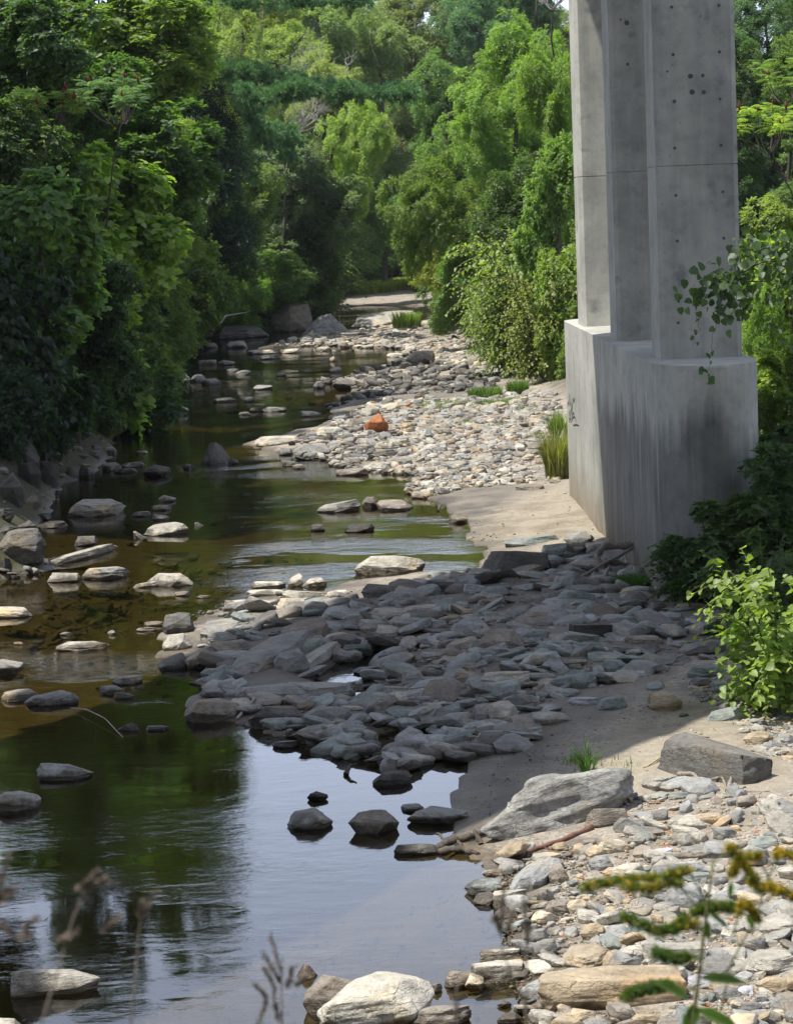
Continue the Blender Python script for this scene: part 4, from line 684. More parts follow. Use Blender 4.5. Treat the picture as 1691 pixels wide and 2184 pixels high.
for i, (tg, a, b, c, d, shp, colr, lab) in enumerate(RK):
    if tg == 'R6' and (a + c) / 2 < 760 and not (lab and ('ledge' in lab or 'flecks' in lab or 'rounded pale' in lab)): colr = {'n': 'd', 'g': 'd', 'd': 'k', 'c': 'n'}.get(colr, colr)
    ox, oy, sc = REG[tg]; a, b, c, d = ox + a * sc, oy + b * sc, ox + c * sc, oy + d * sc
    loc, dim = place_rock(i, a, b, c, d, shp, rs)
    ax = AX.get(lab)
    if ax: shp = ax[6]
    pr = PROTO[shp]; me = pr[(i * 7 + int(a)) % len(pr)]
    if lab and ('streaked' in lab or any(q in lab for q in ('flake', 'layered', 'tilted grey', 'ridged', 'slanting ledge', 'slanting beside'))):
        me = me.copy(); me.materials[0] = M_SCH
    o = bpy.data.objects.new('rock', me); COL.objects.link(o)
    o.location = (loc[0], loc[1], loc[2] - .09 * dim[2]); f = -1 if rs.rand() < .5 else 1
    o.scale = (dim[0], dim[1], dim[2])
    o.rotation_euler = (rs.uniform(-.08, .08), rs.uniform(-.07, .07), (math.pi if f < 0 else 0) + rs.uniform(-.22, .22))
    if ax:
        p0, p1 = on_ground(np.array([ax[0], ax[2]]), np.array([ax[1], ax[3]])); v = p1 - p0; k = np.linalg.norm(p0 - np.array([0, 0, CAM_H])) / FPX
        o.location = ((p0[0] + p1[0]) / 2, (p0[1] + p1[1]) / 2, (p0[2] + p1[2]) / 2 - .03); o.scale = (float(np.hypot(v[0], v[1])) * 1.08, ax[4] * k, ax[5] * k); o.rotation_euler = (ax[7], ax[8], math.atan2(v[1], v[0]))
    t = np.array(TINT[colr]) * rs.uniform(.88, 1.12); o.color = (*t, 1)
    ROCKS.append([o, ((a + c) / 2, (b + d) / 2, c - a), lab, (shp, colr, (a, b, c, d))])
SHN = {'beam': 'squared rock', 'chunk': 'angular rock', 'slab': 'flat slab rock', 'block': 'angular rock', 'boulder': 'rounded rock', 'wedge': 'pointed rock'}
def label_rocks():
    marks = [(r[1], r[2]) for r in ROCKS if r[2]]
    def short(l): return 'the ' + ' '.join(l.split())
    groups = {}
    for r in ROCKS:
        if r[2]: continue
        best = min(marks, key=lambda m: math.hypot(m[0][0] - r[1][0], (m[0][1] - r[1][1]) * 1.6))
        dx = r[1][0] - best[0][0]; dy = (r[1][1] - best[0][1]) * 1.6
        rel = ('right of' if dx > 0 else 'left of') if abs(dx) > abs(dy) else ('in front of' if dy > 0 else 'behind')
        groups.setdefault((best[1], rel), []).append((math.hypot(dx, dy), r))
    for (ml, rel), lst in groups.items():
        lst.sort(key=lambda q: q[0])
        for k, (_, r) in enumerate(lst):
            q = '' if k == 0 else ('second ', 'third ', 'fourth ', 'fifth ', 'sixth ', 'seventh ')[min(k - 1, 5)]
            size = 'small ' if r[1][2] < 32 else ('large ' if r[1][2] > 75 else '')
            mw = ml.split()
            lab = ('%s%s %s %s the %s' % (q, CNAME[r[3][1]], SHN[r[3][0]].replace(' rock', '') + ' rock', rel, ml)).split()
            if len(lab) > 16: lab = lab[:16]
            while lab[-1] in ('the', 'of', 'in', 'at', 'on', 'by', 'and', 'a', 'with', 'to', 'from', 'beside', 'behind', 'below', 'left', 'right', 'near', 'into'): lab.pop()
            r[2] = ' '.join(lab)
    for r in ROCKS: tag(r[0], r[2], 'rock', 'rocks of the river bed')
label_rocks()

# the countless smaller stones: one mass of cobbles, one of pebbles
def scatter(zones, protos, name, label, seed):
    r = np.random.RandomState(seed); Vs, Fs, Cs = [], [], []; n0 = 0
    for poly, cnt, s0, s1, cols, sub in zones:
        pa = np.array(poly, float); lo, hi = pa.min(0), pa.max(0); m = int(cnt * 3)
        px = r.uniform(lo[0], hi[0], m); py = r.uniform(lo[1], hi[1], m)
        k = in_poly(px, py, poly); cl = vnoise(px * .02, py * .045, seed) + .35 * vnoise(px * .07, py * .15, seed + 1)
        
        for R_ in ROCKS:
            bx = R_[3][2]
            if bx[2] - bx[0] > 45: k &= ~((px > bx[0] + .08 * (bx[2] - bx[0])) & (px < bx[2] - .08 * (bx[2] - bx[0])) & (py > bx[1] + .15 * (bx[3] - bx[1])) & (py < bx[3] - 1))
        k &= r.rand(m) < np.clip(cl * 1.25 - .12, .08, 1); px, py = px[k][:cnt], py[k][:cnt]
        p = on_ground(px, py, False); ok = sub | (p[:, 2] > -.05); p = p[ok]; px, py = px[ok], py[ok]
        d = np.linalg.norm(p - np.array([0, 0, CAM_H]), axis=1)
        s = (s0 + (s1 - s0) * r.rand(len(p)) ** 3.0) * d / FPX
        for i in range(len(p)):
            V, F = protos[r.randint(len(protos))]; yaw = r.uniform(0, 2 * math.pi); c_, s_ = math.cos(yaw), math.sin(yaw)
            el = r.uniform(.55, 1.0); th = r.uniform(.09, .27) * (.68 if poly is Z_BAR and s[i] * FPX / d[i] > 26 else 1)
            tl, tm = r.normal(0, .20, 2)
            v = V * (s[i], s[i] * el, s[i] * th * 1.6); x = v[:, 0] * c_ - v[:, 1] * s_; y = v[:, 0] * s_ + v[:, 1] * c_
            z = v[:, 2] + tl * x + tm * y
            Vs.append(np.stack([x + p[i, 0], y + p[i, 1], z + p[i, 2] + s[i] * th * .05], -1)); Fs.append(F + n0); n0 += len(V)
            t = np.array(TINT[cols[r.randint(len(cols))]]) * r.uniform(.75, 1.2); Cs.append(np.tile([*t, 1], (len(V), 1)))
    me = mesh_np(name, np.concatenate(Vs), np.concatenate(Fs), [M_COB], None, False, np.concatenate(Cs))
    tag(link(name, me), label, name, kind='stuff')
Z_BAR = [(440, 1330), (520, 1290), (770, 1255), (1030, 1225), (1280, 1160), (1420, 1210), (1500, 1320), (1560, 1400), (1380, 1440), (1230, 1480), (1100, 1600), (830, 1640), (600, 1560), (440, 1480), (410, 1400)]
Z_MID = [(640, 945), (700, 905), (790, 860), (1000, 840), (1190, 840), (1205, 960), (1190, 1030), (1000, 1040), (880, 1070), (850, 1020), (700, 990)]
Z_FAR = [(540, 740), (720, 708), (930, 685), (1060, 745), (1090, 800), (1000, 800), (850, 770), (700, 745)]
Z_DRK = [(690, 815), (800, 785), (900, 765), (1050, 800), (1060, 835), (800, 845), (700, 870), (620, 850)]  # strip of the bar strewn with darker stones
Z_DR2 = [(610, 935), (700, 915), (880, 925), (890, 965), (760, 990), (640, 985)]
Z_FRT = [(1010, 1905), (1080, 1830), (1330, 1700), (1500, 1680), (1691, 1680), (1720, 2200), (900, 2200), (1080, 2100), (1065, 2000)]
Z_RGT = [(1480, 1430), (1691, 1390), (1720, 1640), (1600, 1600), (1560, 1520), (1480, 1490)]
Z_LFT = [(0, 960), (130, 940), (240, 880), (270, 800), (320, 750), (450, 712), (640, 695), (640, 712), (460, 730), (470, 800), (350, 850), (290, 930), (150, 1040), (90, 1120), (110, 1220), (0, 1250)]
Z_BED = [(0, 1260), (420, 1250), (480, 1300), (330, 1350), (0, 1390)]
Z_RIF = [(330, 1200), (560, 1180), (760, 1200), (720, 1260), (480, 1300), (380, 1260)]
Z_INL = [(0, 2000), (500, 1950), (1060, 1850), (1090, 2184), (0, 2200)]
Z_STR = [(480, 840), (900, 740), (600, 745), (420, 800), (330, 860), (470, 870)]
Z_RF4 = [(120, 1240), (420, 1180), (460, 1290), (330, 1380), (60, 1390)]
Z_RF2 = [(100, 1060), (440, 990), (700, 985), (880, 1010), (760, 1040), (420, 1130), (120, 1200)]
Z_RF3 = [(420, 850), (700, 815), (690, 870), (560, 885), (440, 880)]
Z_RAP = [(0, 1400), (300, 1400), (470, 1440), (420, 1500), (0, 1490)]
gA = 'ggggbbcdpn'; sunny = 'wcccppggbtng'
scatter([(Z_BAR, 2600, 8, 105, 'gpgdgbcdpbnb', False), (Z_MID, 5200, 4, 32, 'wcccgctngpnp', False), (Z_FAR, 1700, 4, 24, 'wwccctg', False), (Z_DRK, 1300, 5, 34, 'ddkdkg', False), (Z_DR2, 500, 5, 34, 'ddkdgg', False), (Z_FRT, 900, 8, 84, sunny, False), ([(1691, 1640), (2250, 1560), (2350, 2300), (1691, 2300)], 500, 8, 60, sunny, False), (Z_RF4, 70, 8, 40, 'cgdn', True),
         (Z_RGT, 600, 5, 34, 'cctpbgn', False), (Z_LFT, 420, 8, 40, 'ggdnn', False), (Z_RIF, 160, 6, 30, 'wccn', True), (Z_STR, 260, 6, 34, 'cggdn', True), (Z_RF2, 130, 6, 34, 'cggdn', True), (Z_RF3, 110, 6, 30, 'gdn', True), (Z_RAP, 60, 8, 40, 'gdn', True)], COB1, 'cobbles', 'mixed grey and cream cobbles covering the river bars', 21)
scatter([(Z_BAR, 3500, 2.5, 10, gA, False), (Z_MID, 4500, 2, 8, sunny, False), (Z_FRT, 9000, 3, 13, 'wccttpgntr', False), (Z_RGT, 2500, 2.5, 10, 'ccttpgn', False), (Z_FAR, 1200, 2, 6, 'wcct', False), (Z_BED, 500, 5, 20, 'ntgg', True),
         ([(1150, 1480), (1500, 1400), (1500, 1500), (1250, 1600), (1050, 1750), (1000, 1700)], 900, 2.5, 8, 'gbdn', False), ([(980, 1160), (1000, 1110), (1200, 1030), (1290, 1130), (1100, 1160)], 160, 2, 7, 'cctg', False), (Z_INL, 350, 5, 22, 'ntg', True), ([(1200, 1650), (1330, 1550), (1470, 1495), (1600, 1560), (1691, 1640), (1400, 1680)], 420, 2, 8, 'cgtn', False), ([(1691, 1400), (2200, 1300), (2350, 2300), (1720, 2200)], 2500, 3, 12, sunny, False)], COB2, 'pebbles', 'fine multicoloured gravel and pebbles between the stones', 33)

# ------------------------------------------------------------------ foliage builders
TMPL = {
 'diamond': (np.array([(0, 0, 0), (.45, .5, .10), (1, 0, -.04), (.45, -.5, .10)]), np.array([(0, 1, 2, 3)])),
 'ovate': (np.array([(0, 0, 0), (.26, .44, .08), (.64, .36, .05), (1, 0, -.10), (.64, -.36, .05), (.26, -.44, .08)]), np.array([(0, 3, 2, 1), (0, 5, 4, 3)])),
 'heart': (np.array([(0, 0, 0), (-.07, .24, .03), (.20, .52, .09), (.62, .38, .04), (1.0, 0, -.10), (.62, -.38, .04), (.20, -.52, .09), (-.07, -.24, .03)]), np.array([(0, 4, 3, 2), (0, 2, 1, 0), (0, 6, 5, 4), (0, 7, 6, 0)])),
}
TMPL['heart'] = (TMPL['heart'][0], np.array([(0, 4, 3, 2), (0, 6, 5, 4), (0, 2, 1, 1), (0, 7, 7, 6)]))
def leaves(base, d, nrm, L, Wd, tmpl):
    d = unit(d); s = unit(np.cross(d, nrm)); n = np.cross(s, d)
    T, F = TMPL[tmpl]; m = len(base)
    L = np.broadcast_to(L, (m,))[:, None, None]; Wd = np.broadcast_to(Wd, (m,))[:, None, None]
    V = base[:, None] + d[:, None] * (T[None, :, 0:1] * L) + s[:, None] * (T[None, :, 1:2] * Wd) + n[:, None] * (T[None, :, 2:3] * L)
    FF = F[None] + (np.arange(m) * len(T))[:, None, None]
    return V.reshape(-1, 3), FF.reshape(-1, 4), np.repeat(np.arange(m), len(F))
def clean_quads(name, V, F, m, v):
    """quads where a corner repeats become triangles"""
    tri = (F[:, 2] == F[:, 3]) | (F[:, 1] == F[:, 2])
    if not tri.any(): return mesh_np(name, V, F, [m], fattr={'v': v})
    q = F[~tri]; t = F[tri]; t3 = np.where((t[:, 1] == t[:, 2])[:, None], t[:, [0, 1, 3]], t[:, [0, 1, 2]])
    me = bpy.data.meshes.new(name); me.vertices.add(len(V)); me.vertices.foreach_set('co', np.ascontiguousarray(V, np.float32).ravel())
    li = np.concatenate([q.ravel(), t3.ravel()]).astype(np.int32); tot = np.concatenate([np.full(len(q), 4), np.full(len(t3), 3)]).astype(np.int32)
    me.loops.add(len(li)); me.loops.foreach_set('vertex_index', li); me.polygons.add(len(tot))
    me.polygons.foreach_set('loop_start', np.concatenate([[0], np.cumsum(tot)[:-1]]).astype(np.int32)); me.polygons.foreach_set('loop_total', tot)
    a = me.attributes.new('v', 'FLOAT', 'FACE'); a.data.foreach_set('value', np.concatenate([v[~tri], v[tri]]).astype(np.float32))
    me.materials.append(m); me.update(); return me

def crown(seed, nspray, k, L, wr, slen, tmpl, droop=.35, nlobes=20, flat=1.0, name='crown', m=None, gap=.47):
    """unit crown: lobes of leafy twigs with gaps between them"""
    r = np.random.RandomState(seed)
    lc = [np.zeros(3)]; lr = [.52]
    for i in range(nlobes):
        d = r.normal(0, 1, 3); d /= np.linalg.norm(d); q = r.uniform(.42, .84); lc.append(d * q * np.array([1, 1, flat])); lr.append(r.uniform(.17, .38))
    lc = np.array(lc); lr = np.array(lr); M = nspray * 3
    li = r.choice(len(lr), M, p=lr ** 2 / (lr ** 2).sum()); u = unit(r.normal(0, 1, (M, 3)))
    q = 1 - .42 * r.rand(M) ** 1.6; c = lc[li] + u * (lr[li] * q)[:, None]
    dd = np.linalg.norm(c[:, None] - lc[None], axis=2) / lr[None]; dd[np.arange(M), li] = 9
    keep = dd.min(1) > .62; keep &= (noise3(c + seed * 5.3, 3.4, seed) + .5) > gap + .02
    c = c[keep][:nspray]; u = u[keep][:nspray]; n = len(c)
    ax = unit(u * .8 + r.normal(0, .45, (n, 3)) + np.array([0, 0, -droop]))
    side0 = unit(np.cross(ax, np.array([0, 0, 1.0]) + r.normal(0, .25, (n, 3))))
    t = np.tile(np.arange(k) / max(k - 1, 1), n); sg = np.tile(np.where(np.arange(k) % 2 == 0, 1.0, -1.0), n); rep = np.repeat(np.arange(n), k)
    sl = slen * r.uniform(.6, 1.3, n)
    base = c[rep] + ax[rep] * (sl[rep] * (t - .35))[:, None] + np.array([0, 0, -1.0]) * (sl[rep] * .25 * t ** 2)[:, None]
    m_ = len(base)
    d = ax[rep] * .55 + side0[rep] * (sg * .8)[:, None] + r.normal(0, .28, (m_, 3)) + np.array([0, 0, -droop * .8])
    nr = u[rep] * .55 + np.array([0, 0, .8]) + r.normal(0, .38, (m_, 3))
    LL = L * r.uniform(.65, 1.25, m_)
    V, F, fi = leaves(base, d, nr, LL, LL * wr, tmpl)
    sv = r.rand(n)[rep] * .55 + r.rand(m_) * .45
    return clean_quads(name, V, F, m or M_LEAF, np.clip(sv, 0, 1)[fi])

CROWN = {
 'fine': [crown(40 + i, 8600, 9, .030, .55, .085, 'diamond', .12) for i in range(3)],
 'med': [crown(60 + i, 4600, 8, .046, .58, .12, 'diamond', .12) for i in range(3)],
 'ash': [crown(80 + i, 3600, 10, .060, .36, .17, 'diamond', .2, gap=.5) for i in range(2)],
 'coarse': [crown(100 + i, 1900, 7, .085, .68, .17, 'ovate', .2) for i in range(3)],
 'vine': [crown(120 + i, 1150, 6, .115, .92, .2, 'heart', .35, gap=.5) for i in range(3)],
}
def knotweed(seed, ncane, L, spread, name, nl=15):
    r = np.random.RandomState(seed); B, D, Nn, LL, sv = [], [], [], [], []; tb = Tubes()
    for i in range(ncane):
        a = r.uniform(0, 2 * math.pi); rr = spread * math.sqrt(r.rand()) * .55; b0 = np.array([rr * math.cos(a), rr * math.sin(a), 0])
        lean = r.uniform(.15, .55) * spread; a2 = a + r.normal(0, .5); h = r.uniform(.45, 1.1)
        tt = np.linspace(0, 1, 9)[:, None]
        out = np.array([math.cos(a2), math.sin(a2), 0])
        P = b0 + out * lean * tt ** 1.8 * 1.3 + np.array([0, 0, 1]) * h * (tt - .22 * tt ** 3)
        tb.add(P, np.linspace(.011, .003, 9), 4, False)
        # side branches leaning outwards, leaves in two flat ranks
        br = [(P[1:], nl)]
        for j in range(8):
            s0 = P[r.randint(1, 8)]; dd = unit(out * .6 + r.normal(0, .6, 3) * np.array([1, 1, .25])); ln = r.uniform(.18, .38)
            q = np.linspace(0, 1, 5)[:, None]; Q = s0 + dd * ln * q + np.array([0, 0, .10 * ln]) * q - np.array([0, 0, .35 * ln]) * q ** 2
            tb.add(Q, np.linspace(.005, .002, 5), 3, False); br.append((Q, 8))
        for Q, cnt in br:
            ti = np.linspace(.05, 1, cnt); idx = ti * (len(Q) - 1); i0 = np.minimum(idx.astype(int), len(Q) - 2); f = (idx - i0)[:, None]
            p = Q[i0] * (1 - f) + Q[i0 + 1] * f; tg = unit(Q[i0 + 1] - Q[i0]); sd = unit(np.cross(tg, np.array([0, 0, 1.]) + r.normal(0, .15, 3)))
            sg = np.where(np.arange(cnt) % 2 == 0, 1, -1)[:, None]
            B.append(p); D.append(tg * .35 + sd * sg + r.normal(0, .2, p.shape) + np.array([0, 0, -.16])); Nn.append(np.array([0, 0, 1.1]) + r.normal(0, .28, p.shape) + out * .25)
            LL.append(L * r.uniform(.65, 1.2, cnt) * (1.1 - .45 * ti)); sv.append(np.clip(r.rand() * .5 + r.rand(cnt) * .4, 0, 1))
    B, D, Nn, LL, sv = map(np.concatenate, (B, D, Nn, LL, sv))
    V, F, fi = leaves(B, D, Nn, LL, LL * .88, 'heart')
    return clean_quads('foliage', V, F, M_KNOT, sv[fi]), tb.mesh('stem', M_STEM)
KNOT = [knotweed(200 + i, 30, .085, .75, 'knot') for i in range(2)]
KNOTB = [knotweed(220 + i, 85, .045, .72, 'knot', 24) for i in range(2)]

def sumac(seed, nst):
    r = np.random.RandomState(seed); tb = Tubes(); B, D, Nn, LL, sv = [], [], [], [], []; tips = []
    for i in range(nst):
        a = r.uniform(0, 2 * math.pi); rr = math.sqrt(r.rand()) * .85; tip = np.array([rr * math.cos(a), rr * math.sin(a), r.uniform(.55, 1.0) * (1.1 - .35 * rr)])
        P = curve_pts((tip[0] * .3, tip[1] * .3, 0), tip, 7, (tip[0] * .12, tip[1] * .12, -.06)); tb.add(P, np.linspace(.018, .007, 7), 5, False); tips.append(tip)
        for j in range(11):
            b = a + j * 2.4 + r.normal(0, .2); ln = r.uniform(.30, .44); el = r.uniform(.0, .6)
            out = np.array([math.cos(b) * math.cos(el), math.sin(b) * math.cos(el), math.sin(el)]); q = np.linspace(0, 1, 12)[:, None]
            Q = tip - np.array([0, 0, .05 * (j % 4)]) + out * ln * q - np.array([0, 0, .30 * ln]) * q ** 2; tb.add(Q[::3], .003, 3, False)
            sd = unit(np.cross(out, (0, 0, 1.)))
            for sgn in (1, -1):
                p = Q[1:]; m_ = len(p)
                B.append(p); D.append(np.tile(sd * sgn, (m_, 1)) + out * .25 + np.array([0, 0, -.35]) + r.normal(0, .07, (m_, 3))); Nn.append(np.tile([0, 0, 1.], (m_, 1)) + sd * sgn * .3)
                LL.append(.105 * np.sin(np.linspace(.5, 2.7, m_)) * r.uniform(.9, 1.1)); sv.append(np.full(m_, r.uniform(.2, .85)) + r.normal(0, .05, m_))
    B, D, Nn, LL, sv = map(np.concatenate, (B, D, Nn, LL, sv))
    V, F, fi = leaves(B, D, Nn, LL, LL * .27, 'ovate')
    fr = Tubes()
    q = np.linspace(0, 1, 7); fr.add(np.stack([q * 0 + .004 * np.sin(q * 9), q * 0, q * .2], -1), np.array([.012, .028, .034, .032, .026, .016, .004]), 8)
    return clean_quads('foliage', V, F, M_LEAF, np.clip(sv, 0, 1)[fi]), tb.mesh('stem', M_BARK), tips
SUM = [sumac(240 + i, 12) for i in range(2)]
_f = Tubes(); _q = np.linspace(0, 1, 9); _f.add(np.stack([.01 * np.sin(_q * 7), .008 * np.cos(_q * 5), _q * .2], -1), np.array([.012, .026, .036, .033, .036, .029, .026, .015, .004]), 9)
ME_FRUIT = _f.mesh('fruit_cluster', M_RED)

def trunk_mesh(h, r0, R, seed, mtl=None, limbs=6, off=(0, 0)):
    r = np.random.RandomState(seed); tb = Tubes()
    P = curve_pts((0, 0, -.4), (off[0] + r.normal(0, .02) * h, off[1] + r.normal(0, .02) * h, h), 9, (r.normal(0, .03) * h - off[0] * .15, r.normal(0, .03) * h, 0), .01 * h, seed)
    tb.add(P, np.linspace(r0, r0 * .3, 9), 8)
    for i in range(limbs):
        k = r.randint(4, 9); d = r.normal(0, 1, 3); d[2] = abs(d[2]) * .6 + .2; d = d / np.linalg.norm(d)
        e = P[k] + d * R * np.array([.75, .75, .6]); tb.add(curve_pts(P[k], e, 6, (0, 0, .08 * R), .03 * R, seed + i), np.linspace(r0 * .38, r0 * .08, 6), 5, False)
    return tb.mesh('trunk', mtl or M_BARK)
TG = {'dark': (.064, .112, .030), 'deep': (.032, .064, .024), 'mid': (.135, .205, .052), 'lit': (.220, .305, .062), 'pale': (.210, .260, .100), 'yel': (.240, .275, .062), 'blue': (.100, .170, .090), 'grey': (.165, .205, .105), 'olive': (.165, .185, .068), 'pine': (.105, .205, .095)}  # lit, dark and deep greens carry sun and shade in the leaf colour
plant_rng = np.random.RandomState(77)
def bank_depth(x, d):
    if d > 150: return d
    if x < 660: return max(d, float(np.interp(x, (-50, 60, 130, 235, 290, 320, 420, 520, 650), (56, 60, 64, 78, 104, 116, 128, 138, 146))))
    if 880 < x < 1260: return max(d, float(np.interp(x, (900, 940, 1010, 1100, 1180, 1240), (158, 146, 120, 99, 86, 80))))
    return d
def g_at(x, y): return float(height(np.array([x]), np.array([y]))[0])
def tree(kind, x, y, d, rx, ry, tint, label, cat=None, name=None, group=None, skirt=True, rd=None, fixed=False):
    """a tree or shrub: its crown centred where (x, y) lies at d metres, rx by ry photo units across"""
    if not fixed: d = bank_depth(x, d)
    if d > 88 and kind in ('vine', 'coarse'): kind = 'med' if kind == 'coarse' else 'coarse'
    c = at_y(x, y, d); k = d / FPX; R = (rx * k, (rd or rx * 1.05) * k, ry * k)
    bx, by = float(c[0]), float(c[1]); sgn = -1 if bx < .03 * d - 1 else 1
    for _ in range(10):
        if g_at(bx, by) > .35: break
        bx += sgn * .35; by += .12
    g = g_at(bx, by); h = max(c[2] - g, .2); off = (c[0] - bx, c[1] - by)
    tall = h + R[2] > 4.2
    t = thing(name or ('tree' if tall else 'shrub'), label, cat or ('tree' if tall else 'shrub'), (bx, by, g), group)
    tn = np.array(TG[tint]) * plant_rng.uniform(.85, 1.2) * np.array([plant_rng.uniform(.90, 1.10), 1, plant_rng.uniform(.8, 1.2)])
    z = h; s_ = 1.0; first = True
    for _ in range(9):
        me = CROWN[kind][plant_rng.randint(len(CROWN[kind]))]; f = max(0, (z / h)) ** 1.3
        o = link('crown', me, t, (off[0] * f + (0 if first else plant_rng.normal(0, .5) * R[0]), off[1] * f + (0 if first else plant_rng.normal(0, .4) * R[0]), z))
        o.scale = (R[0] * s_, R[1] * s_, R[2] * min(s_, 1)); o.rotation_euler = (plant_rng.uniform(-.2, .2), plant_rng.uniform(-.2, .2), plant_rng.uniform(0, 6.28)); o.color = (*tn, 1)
        z -= R[2] * 1.05; first = False; s_ = plant_rng.uniform(.85, 1.1)
        if not skirt or z < R[2] * .25 or (150 < d < 205 and 770 < x < 935 and c[2] - h + z < 2.2 + R[2] * .8): break
    tr = link('trunk', trunk_mesh(h + R[2] * .3, min(max(.025, .014 * (h + R[2])), .22), min(R), plant_rng.randint(1e6), off=off), t)
    return t
def knot(x, y, d, rx, hpx, tint, label, fine=False):
    """knotweed clump: foot at (x, y) at d metres, hpx high"""
    d = bank_depth(x, d)
    c = at_y(x, y, d); g = float(height(np.array([c[0]]), np.array([c[1]]))[0]); k = d / FPX
    t = thing('knotweed', label, 'shrub', (c[0], c[1], g), 'knotweed clumps'); top = c[2] + hpx * k; hh = max(top - g, .6)
    ps = (KNOTB if fine else KNOT); f, s = ps[plant_rng.randint(len(ps))]
    o = link('foliage', f, t); o.color = (*TG[tint], 1); s_ = link('stem', s, t)
    for q in (o, s_): q.scale = (min(hh, 1.25 * rx * k + .3 * hh),) * 2 + (hh,); q.rotation_euler[2] = plant_rng.uniform(0, 6.28)
    o.rotation_euler[2] = s_.rotation_euler[2]
    return t
